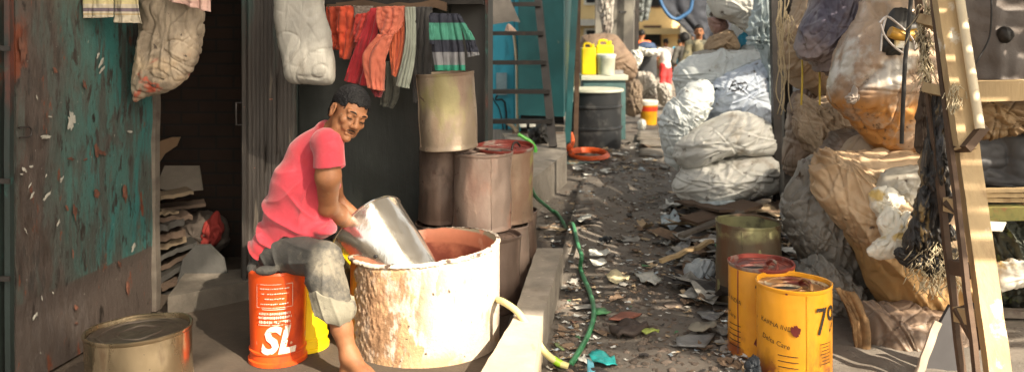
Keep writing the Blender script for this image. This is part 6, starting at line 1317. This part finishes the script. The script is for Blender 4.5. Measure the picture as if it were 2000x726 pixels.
def man_build():
    f = Field((-1.24, 3.50, -.01), (-.54, 4.56, 1.36), .0034)
    head_field(f)
    limb(f, [H(0, -.022, -.045), pa(652, 262, 4.00), pa(636, 285, 4.04)], [.054, .056, .075], .03)
    limb(f, [pa(636, 285, 4.04), pa(600, 360, 4.04), pa(572, 440, 4.04), pa(552, 482, 4.05)], [.075, .11, .10, .10], .03)
    limb(f, [pa(634, 285, 4.04), RS], [.06, .052], .03); limb(f, [pa(634, 285, 4.04), LS], [.06, .052], .03)
    limb(f, [RS, pa(641, 345, 3.86), RE], [.052, .0555, .042], .02)
    m = RE*.65+RW*.35; limb(f, [RE, m, RW], [.043, .046, .027], .02); f.ell(RE+np.array([-.012, 0, -.012]), (.03, .03, .03), .02)
    limb(f, [LS, LE, LW], [.05, .043, .027], .02)
    hand(f, RW, np.array([.70, .15, -.55]), np.array([.2, -.2, -1.0]), 1.0, 1); hand(f, LW, np.array([.8, -.25, .1]), np.array([0, -1.0, -.3]), 1.1, -1)
    limb(f, [RH, RK, pa(652, 575, 3.76), pa(668, 640, 3.74), RA], [.075, .055, .056, .044, .034], .02)
    limb(f, [LH, LK, LA], [.075, .055, .036], .02)
    foot(f, RA, pa(679, 728, 3.73), pa(752, 758, 3.575)); foot(f, LA, pa(652, 640, 4.44)+np.array([0, 0, -.04-(P(0, 640, 4.44).z-.07)]), pa(700, 640, 4.42)*np.array([1, 1, 0])+np.array([0, 0, .03]))
    body = f.build('body', M_skin, man)
    # shirt: torso and sleeves joined into one cloth surface
    lo, hi = (-1.27, 3.62, .36), (-.62, 4.50, 1.20)
    g = Field(lo, hi, .0042)
    limb(g, [pa(574, 470, 4.03), pa(583, 425, 4.03), pa(594, 368, 4.03), pa(614, 308, 4.03), pa(641, 264, 4.01)], [.156, .157, .154, .124, .078], .03, sc=(1, .86, 1))
    limb(g, [pa(622, 305, 4.03), RS+np.array([-.014, .05, -.006])], [.085, .064], .03); limb(g, [pa(625, 292, 4.03), LS], [.08, .064], .03)
    g.ell(pa(634, 448, 3.96), (.055, .075, .034), .03); g.ell(pa(516, 478, 4.02), (.06, .12, .07), .05)
    X, Y, Z = g.grids(); 
    hem = P(0, 478, 4.0).z; hx = np.clip((X-P(510, 0, 4).x)/(P(570, 0, 4).x-P(510, 0, 4).x), 0, 1)
    hz = P(0, 497, 4.0).z+(P(0, 456, 4.0).z-P(0, 497, 4.0).z)*hx*hx*(3-2*hx)+.006*np.sin(X*60)-.02*np.clip((X-P(600, 0, 4).x)/.1, 0, 1)
    g.F = np.maximum(g.F, (hz-Z).astype(np.float32))
    nb = pa(654, 237, 4.00); cn = np.array([.50, -.14, .86]); cn /= np.linalg.norm(cn)
    g.F = np.maximum(g.F, ((X-nb[0])*cn[0]+(Y-nb[1])*cn[1]+(Z-nb[2])*cn[2]).astype(np.float32))
    for (S_, pts, rs, cp, nn) in ((0, [RS+np.array([-.02, .02, 0]), RS, pa(645, 350, 3.855)], [.068, .068, .080], pa(645, 327, 3.85), (.10, 0, -1)), (1, [LS, pa(650, 345, 4.30)], [.066, .078], pa(648, 326, 4.28), (0, .1, -1))):
        q_ = Field(lo, hi, .0042); limb(q_, pts, rs, .02); q_.cut(cp, nn)
        k = .014; hh = np.clip(.5+.5*(g.F-q_.F)/k, 0, 1); g.F = g.F*(1-hh)+q_.F*hh-k*hh*(1-hh)
    ax_, az_ = P(615, 335, 3.9).x, P(615, 335, 3.9).z; th = np.arctan2(Z-az_, X-ax_); rr = np.sqrt((X-ax_)**2+(Z-az_)**2)
    w = .35*np.sin(X*14+Z*9)+.3*np.sin(Y*17-Z*12)
    tor = np.clip((P(0, 320, 4).z-Z)/.06, 0, 1)
    c1 = (1-np.abs(np.sin(th*5+w*2)))**2*np.exp(-((rr-.17)/.13)**2)*np.clip((rr-.03)/.08, 0, 1)*tor
    q = (Z*.80+X*.60); c2 = (1-np.abs(np.sin(q*30+w*2.6)))**2.2*np.clip((P(0, 350, 4).z-Z)/.12, 0, 1)*np.clip(.5+.7*np.sin(X*11+Y*8+1), 0, 1)
    c3 = (1-np.abs(np.sin((X*.9-Z*.35)*30+w*2)))**2.2*np.clip((Z-.86)/.1, 0, 1)*.4
    # crease where the sleeve is set on
    g.F -= (.014*c1+.016*c2+.007*c3-.005).astype(np.float32)
    # hollow out the openings so the cloth has an edge
    g.ell(pa(645, 336, 3.853), (.064, .064, .05), .006, mode='cut'); g.ell(pa(657, 235, 3.99), (.058, .062, .024), .008, mode='cut')
    g.build('shirt', M_shirt, man)
    # trousers
    h = Field((-1.30, 3.58, .08), (-.60, 4.56, .68), .0042)
    h.ell(pa(548, 484, 4.05), (.120, .155, .098), .03)
    h.ell(pa(585, 480, 4.03), (.12, .125, .075), .03)
    limb(h, [RH, RK+np.array([0, 0, .0])], [.096, .082], .035); limb(h, [LH, LK], [.09, .074], .03)
    limb(h, [RK, pa(636, 545, 3.765), pa(650, 592, 3.755)], [.080, .080, .084], .03)
    limb(h, [LK, pa(658, 580, 4.36)], [.072, .078], .03)
    X, Y, Z = h.grids(); w = .35*np.sin(X*14+Z*9)+.3*np.sin(Y*17-Z*12)
    kx, kz = P(640, 480, 3.8).x, P(640, 480, 3.8).z; th = np.arctan2(Z-kz, X-kx); rr = np.sqrt((X-kx)**2+(Z-kz)**2)
    c1 = (1-np.abs(np.sin(th*6+w*3)))**2*np.clip((rr-.03)/.1, 0, 1)*np.exp(-rr/.25)
    c2 = (1-np.abs(np.sin((X*.93+Z*.3)*42+w*3)))**2*np.clip((P(0, 470, 4).z-Z)/.05, 0, 1)*np.clip((P(600, 0, 3.9).x-X)/.1, 0, 1)
    h.F -= (.014*c1+.010*c2-.004).astype(np.float32)
    # hem of the right leg: a slanting cut, with the rolled cuff round it
    hp = pa(650, 618, 3.75); hn = np.array([-.42, 0, -1.0]); hn /= np.linalg.norm(hn)
    dd = (X-hp[0])*hn[0]+(Z-hp[2])*hn[2]
    h.F = np.maximum(h.F, np.where(Y < 4.05, dd, P(0, 592, 4.36).z-Z).astype(np.float32))
    h.ell(pa(655, 632, 3.755), (.062, .062, .07), .006, mode='cut')
    # the seat bucket stays free of cloth
    bx_, by_ = P(543, 0, 3.98).x, 3.98; rc = np.sqrt((X-bx_)**2+(Y-by_)**2); sub = np.maximum(rc-.132, Z-.424); h.F = np.maximum(h.F, -sub.astype(np.float32))
    h.ell(pa(497, 520, 3.98), (.030, .07, .030), .02); h.ell(pa(520, 528, 3.86), (.05, .022, .022), .02)
    trw = h.build('trousers', M_trou, man)
    cf = Field((-.92, 3.60, .10), (-.66, 3.90, .42), .0036)
    limb(cf, [pa(644, 568, 3.758), pa(653, 600, 3.755)], [.0865, .092], .02)
    X, Y, Z = cf.grids(); d1 = (X-hp[0])*hn[0]+(Z-hp[2])*hn[2]; cf.F = np.maximum(cf.F, (d1-.004).astype(np.float32)); cf.F = np.maximum(cf.F, (-d1-.095).astype(np.float32))
    cf.F -= (.005*(1-np.abs(np.sin(np.arctan2(Y-3.755, X-hp[0])*5+Z*20)))**2).astype(np.float32)
    cf.ell(pa(657, 634, 3.755), (.066, .066, .07), .006, mode='cut')
    cf.build('rolled_cuff', pmat('faded cuff', (.20, .185, .14), .85, var=.2, bump=[(120, .2), (30, .3)], layers=[dict(color=(.08, .07, .06), scale=12, lo=.55, hi=.66)]), trw)
    waist = Field((-1.2, 3.7, .5), (-.66, 4.3, .66), .005)
    # hair
    hh_ = Field(tuple(HO-.17), tuple(HO+.19), .0024)
    hh_.ell(H(0, -.014, .046), (.0815, .100, .086), .01, HB); hh_.ell(H(0, -.055, -.015), (.064, .052, .060), .02, HB)
    X, Y, Z = hh_.grids(); D = np.stack([X-HO[0], Y-HO[1], Z-HO[2]], -1); r_, f_, u_ = [D @ HB[i] for i in range(3)]
    face = np.maximum(f_*-1+.046+.12*np.abs(r_), u_-.060-.004*np.sin(r_*160))     # <0: in front and below the hairline
    hh_.F = np.maximum(hh_.F, -face.astype(np.float32))
    side = np.maximum(np.maximum(.058-np.abs(r_), u_-.030), -(f_+.022)); hh_.F = np.maximum(hh_.F, -side.astype(np.float32))      # round the ears
    hh_.F = np.maximum(hh_.F, (-(u_+.050)).astype(np.float32))
    n_ = wav(X, Y, Z, 3, 55, 9)+.7*wav(X, Y, Z, 4, 95, 9); hh_.F -= (.0019*np.abs(n_)-.0006).astype(np.float32)
    hh_.build('hair', M_hair, man)
    for s in (-1, 1):
        tube('eyebrow', [H(s*.013, .0985, .0215), H(s*.026, .0975, .0275), H(s*.040, .0885, .0255), H(s*.049, .076, .020)], [.0014, .0030, .0027, .001], M_hair, man, seg=8, n=5)
        tube('eyelid_line', [H(s*.0195, .0885, -.004), H(s*.026, .0925, -.0055), H(s*.0335, .0935, -.0062), H(s*.041, .0895, -.0052), H(s*.0465, .084, -.002)], [.0010, .0022, .0026, .0022, .0008], M_hair, man, seg=6, n=4)
    V, Fc = [], []
    tube_geo([H(-.029, .082, -.063), H(-.020, .0925, -.0555), H(-.006, .0985, -.0515), H(0, .0985, -.0525), H(.006, .0985, -.0515), H(.020, .0925, -.0555), H(.029, .082, -.063)], [.0006, .0020, .0026, .0022, .0026, .0020, .0006], V, Fc, 8, 5)
    mk('moustache', V, Fc, M_hair, man, smooth=True)
    V, Fc = [], []
    tube_geo([H(-.022, .0865, -.0652), H(0, .0935, -.0652), H(.022, .0865, -.0652)], [.0008, .0016, .0008], V, Fc, 6, 4)
    mk('mouth_line', V, Fc, pmat('dark lips', (.08, .025, .02), .5), man, smooth=True)
    return body
man_build()

# ================================================================ people far down the lane
def far_person(label, px, Y, hgt, shirt, lower, ylow, facing, arms, low_short=False, zoff=0.0, sleeve=.45, hairr=1.0, wid=1.0):
    """facing: angle of the look direction in plan; arms: (elbow, wrist) offsets for right and left"""
    x = wx(px, Y); s = hgt/1.70; base = np.array([x, Y, zoff]); fd = np.array([math.cos(facing), math.sin(facing), 0]); sd = np.array([fd[1], -fd[0], 0]); up = np.array([0, 0, 1.0])
    t = thing('person', label, 'person', tuple(base), 'people far down the lane')
    q = lambda a, b, c: base+(sd*a+fd*b+up*c)*s
    B = np.array([sd, fd, up]); h = .011
    f = Field(base-np.array([.75, .75, .02])*s, base+np.array([.75, .75, 1.78])*s, h*1.15)
    f.ell(q(0, 0, 1.60), (.074*s, .094*s, .10*s), .02, B); f.ell(q(0, .03, 1.53), (.05*s, .06*s, .06*s), .02, B); f.ell(q(0, .10, 1.565), (.012*s, .018*s, .02*s), .012, B)
    for e in (-1, 1): f.ell(q(e*.077, -.005, 1.57), (.012*s, .02*s, .03*s), .008, B)
    limb(f, [q(0, -.01, 1.50), q(0, -.01, 1.40)], [.052*s, .06*s], .03); limb(f, [q(0, 0, 1.36), q(0, 0, 1.15), q(0, 0, .95)], [.10*s, .11*s, .11*s], .03)
    for i, e in enumerate((1, -1)):
        sh_ = q(e*.17*wid, 0, 1.38); el = base+(np.array(arms[i][0])*s+up*0); wr = base+np.array(arms[i][1])*s
        limb(f, [q(0, 0, 1.36), sh_, el, wr], [.07*s, .052*s, .038*s, .026*s], .02); d = wr-el; d /= np.linalg.norm(d)
        limb(f, [wr, wr+d*.07*s, wr+d*.15*s], [.026*s, .034*s, .018*s], .015)
        lg = .03*e
        limb(f, [q(e*.085, 0, .92), q(e*.095, .01, .50), q(e*.10, -.01, .08)], [.08*s, .055*s, .035*s], .02); limb(f, [q(e*.10, -.03, .04), q(e*.11, .15, .03)], [.035*s, .028*s], .02)
    f.build('body', M_skin, t)
    g = Field(base-np.array([.6, .6, -.75])*s, base+np.array([.6, .6, 1.5])*s, h)
    limb(g, [q(0, 0, 1.37), q(0, 0, 1.15), q(0, 0, .93)], [.125*s*wid, .135*s*wid, .14*s*wid], .04, sc=(1, 1, 1))
    for i, e in enumerate((1, -1)):
        sh_ = q(e*.17*wid, 0, 1.38); el = base+np.array(arms[i][0])*s; limb(g, [q(0, 0, 1.36), sh_, sh_*(1-sleeve*1.6)+el*sleeve*1.6 if sleeve < .6 else el], [.10*s, .068*s, .062*s], .03)
        if sleeve >= .6: limb(g, [el, base+np.array(arms[i][1])*s], [.055*s, .045*s], .02)
    X, Y_, Z = g.grids(); g.F = np.maximum(g.F, (base[2]+.80*s-Z).astype(np.float32)); g.F = np.maximum(g.F, (Z-(base[2]+1.455*s)).astype(np.float32)); g.F -= (.008*(wav(X, Y_, Z, 5, 3.0, 5))).astype(np.float32)
    g.build('shirt', shirt, t)
    g = Field(base-np.array([.4, .4, .0])*s, base+np.array([.4, .4, 1.0])*s, h)
    for e in (1, -1): limb(g, [q(e*.06, 0, .92), q(e*.09, .01, ylow+.25), q(e*.10, .01, ylow)], [.125*s, .095*s, .085*s], .03)
    X, Y_, Z = g.grids(); g.F = np.maximum(g.F, (base[2]+ylow*s-Z).astype(np.float32)); g.F -= (.006*(wav(X, Y_, Z, 7, 4.0, 5))).astype(np.float32)
    g.build('shorts' if ylow > .3 else 'trousers', lower, t)
    g = Field(q(0, 0, 1.6)-.2*s, q(0, 0, 1.6)+.2*s*hairr, h*.8); g.ell(q(0, -.015, 1.635), (.083*s*hairr, .102*s*hairr, .09*s*hairr), .01, B)
    X, Y_, Z = g.grids(); ff = (X-base[0])*fd[0]+(Y_-base[1])*fd[1]; g.F = np.maximum(g.F, -np.maximum(-ff+.03*s, Z-(base[2]+1.655*s)).astype(np.float32)); g.F = np.maximum(g.F, (base[2]+1.53*s-Z).astype(np.float32))
    g.F -= (.005*wav(X, Y_, Z, 9, 14, 6)).astype(np.float32); g.build('hair', M_hair, t)
    return t, q
M_camo = pmat('olive camouflage shirt', (.14, .125, .075), .85, var=.3, vscale=9, layers=[dict(color=(.05, .05, .035), scale=9, lo=.5, hi=.56), dict(color=(.26, .23, .15), scale=8, lo=.58, hi=.62, seed=8)])
tr_d = pmat('dark trousers', (.03, .03, .035), .9); M_wsh = pmat('white cotton', (.62, .58, .56), .85, var=.08); M_redsh = pmat('red shorts', (.50, .03, .03), .8, var=.15); M_ors = pmat('orange cotton', (.72, .13, .03), .8); M_blsh = pmat('sky blue cotton', (.06, .32, .50), .8)
t, q = far_person('man with moustache in an olive camouflage shirt facing the camera down the lane', 1365, 14.0, 1.58, M_camo, tr_d, .08, -PI/2-.15, (((-.22, -.02, 1.12), (-.36, -.1, 1.02)), ((.20, .0, 1.10), (.16, -.15, .9))), sleeve=.75)
tube('moustache', [q(-.03, .098, 1.535), q(0, .108, 1.54), q(.03, .098, 1.535)], .007, M_hair, t)
for e in (-1, 1): tube('eye', [q(e*.028-.008, .094, 1.60), q(e*.028+.008, .094, 1.60)], .006, M_hair, t); tube('eyebrow', [q(e*.028-.018, .092, 1.622), q(e*.028+.018, .090, 1.622)], .006, M_hair, t)
far_person('boy seen from behind in a white T-shirt and bright red shorts', 1300, 20.0, 1.30, M_wsh, M_redsh, .36, PI/2+.2, (((.26, .02, 1.12), (.44, .10, 1.16)), ((-.25, .05, 1.1), (-.20, .2, .92))), sleeve=.32, wid=1.15)
far_person('person in an orange shirt standing farthest left down the lane', 1253, 19.2, 1.50, M_ors, tr_d, .1, PI/2, (((.24, .05, 1.1), (.2, .2, .95)), ((-.24, .05, 1.1), (-.2, .2, .95))), sleeve=.3)
far_person('child in a sky blue shirt right of the boy in white', 1328, 21.5, 1.28, M_blsh, tr_d, .2, PI/2-.3, (((.24, .05, 1.1), (.3, .1, .9)), ((-.24, .05, 1.1), (-.2, .2, .9))), sleeve=.3)
far_person('person in grey with bushy dark hair behind the camouflage shirt man', 1337, 16.5, 1.42, pmat('grey cotton', (.10, .095, .085), .85), tr_d, .1, PI/2, (((.24, .05, 1.1), (.2, .2, .95)), ((-.24, .05, 1.1), (-.2, .2, .95))), sleeve=.7, hairr=1.4)
# ================================================================ added unseen screens, shaped to place sun and shade on the lane
def inpoly(x, y, poly):
    c = False
    for i in range(len(poly)):
        (x1, y1), (x2, y2) = poly[i-1], poly[i]
        if (y1 > y) != (y2 > y) and x < (x2-x1)*(y-y1)/(y2-y1)+x1: c = not c
    return c
GAPS = [[(3.36, -.50), (3.85, -.56), (4.45, -.85), (4.52, -1.2), (4.74, -1.25), (4.74, -2.6), (3.25, -2.6), (3.25, -1.6), (3.42, -1.25), (3.40, -.8)],
        [(2.80, -.46), (3.04, -.44), (3.05, -.22), (2.84, -.18)],
        [(4.95, -.85), (6.1, -.85), (6.1, -1.9), (7.5, -1.9), (7.5, 1.3), (4.95, 1.3)]]  # openings placed to let sun onto barrel, face and bags
def sun_screen():
    s = .02; bay = np.array([[0, 8, 2, 10], [12, 4, 14, 6], [3, 11, 1, 9], [15, 7, 13, 5]])
    nx, ny = int(8.2/s), int(16/s); I, J = np.meshgrid(np.arange(nx), np.arange(ny), indexing='ij'); x = 1.0+(I+.5)*s; y = -3.2+(J+.5)*s
    op = np.full(x.shape, 2.0)  # share of holes per region, doses the sun passing through
    for c, o_ in (((y > 1.6) & (x > 4.4), 3), ((y > 2.4) & (x > 4.8) & (x < 6.6), 7), ((x > 2.5) & (x < 3.6) & (y > -1.4) & (y < .3), 6), ((x > 3.6) & (x < 4.4) & (y > -.6) & (y < .6), 3),
                  ((y < 1.2) & (x > 5.0), 4), (y > 9.5, 12), (x < 2.45, 0), ((x < 3.6) & (y > .35) & (y < 2), 0)): op[c] = o_
    keep = bay[I % 4, J % 4] >= op
    for g_ in GAPS:
        xs = [p[0] for p in g_]; ys = [p[1] for p in g_]
        for i in range(max(0, int((min(xs)-1)/s)), min(nx, int((max(xs)-1)/s)+1)):
            for j in range(max(0, int((min(ys)+3.2)/s)), min(ny, int((max(ys)+3.2)/s)+1)):
                if inpoly(x[i, j], y[i, j], g_): keep[i, j] = False
    ci = np.argwhere(keep); i, j = ci[:, 0], ci[:, 1]; W = ny+1; q = np.stack([i*W+j, (i+1)*W+j, (i+1)*W+j+1, i*W+j+1], 1)
    used, inv = np.unique(q.ravel(), return_inverse=True); Vn = np.stack([1.0+(used//W)*s, -3.2+(used % W)*s, np.full(len(used), 6.0)], 1)
    V, Fc = Vn.tolist(), inv.reshape(-1, 4).tolist()
    o = mk('roof', V, Fc, pmat('added sunscreen cloth', (.30, .26, .20), .9)); pass  # added out-of-view screen that blocks and thins the sun
    tag(o, kind='structure')
sun_screen()
bm = bmesh.new()
_r = random.Random(4)
for k in range(23):
    y = 1.75+k*.125; w_ = .080+.008*math.sin(k*2.3); x = 2.35+.1*math.sin(k*1.7)
    while x < 4.7:
        L_ = _r.uniform(.5, 1.3); box_bm(bm, (x, y+_r.uniform(-.008, .008), 2.60), (min(x+L_, 4.75), y+w_, 2.62))
        if _r.random() < .35: box_bm(bm, (x, y+.05, 2.625), (x+_r.uniform(.1, .35), y+.14, 2.64))
        x += L_+_r.choice((0.004, 0.004, .05))
for x in (2.8, 3.7, 4.6): box_bm(bm, (x, 1.7, 2.645), (x+.05, 4.7, 2.68))
tag(from_bm('unseen_sun_slats', bm, M_wood_grey), kind='structure')  # unseen slats, set overhead to cast the sun bars at right
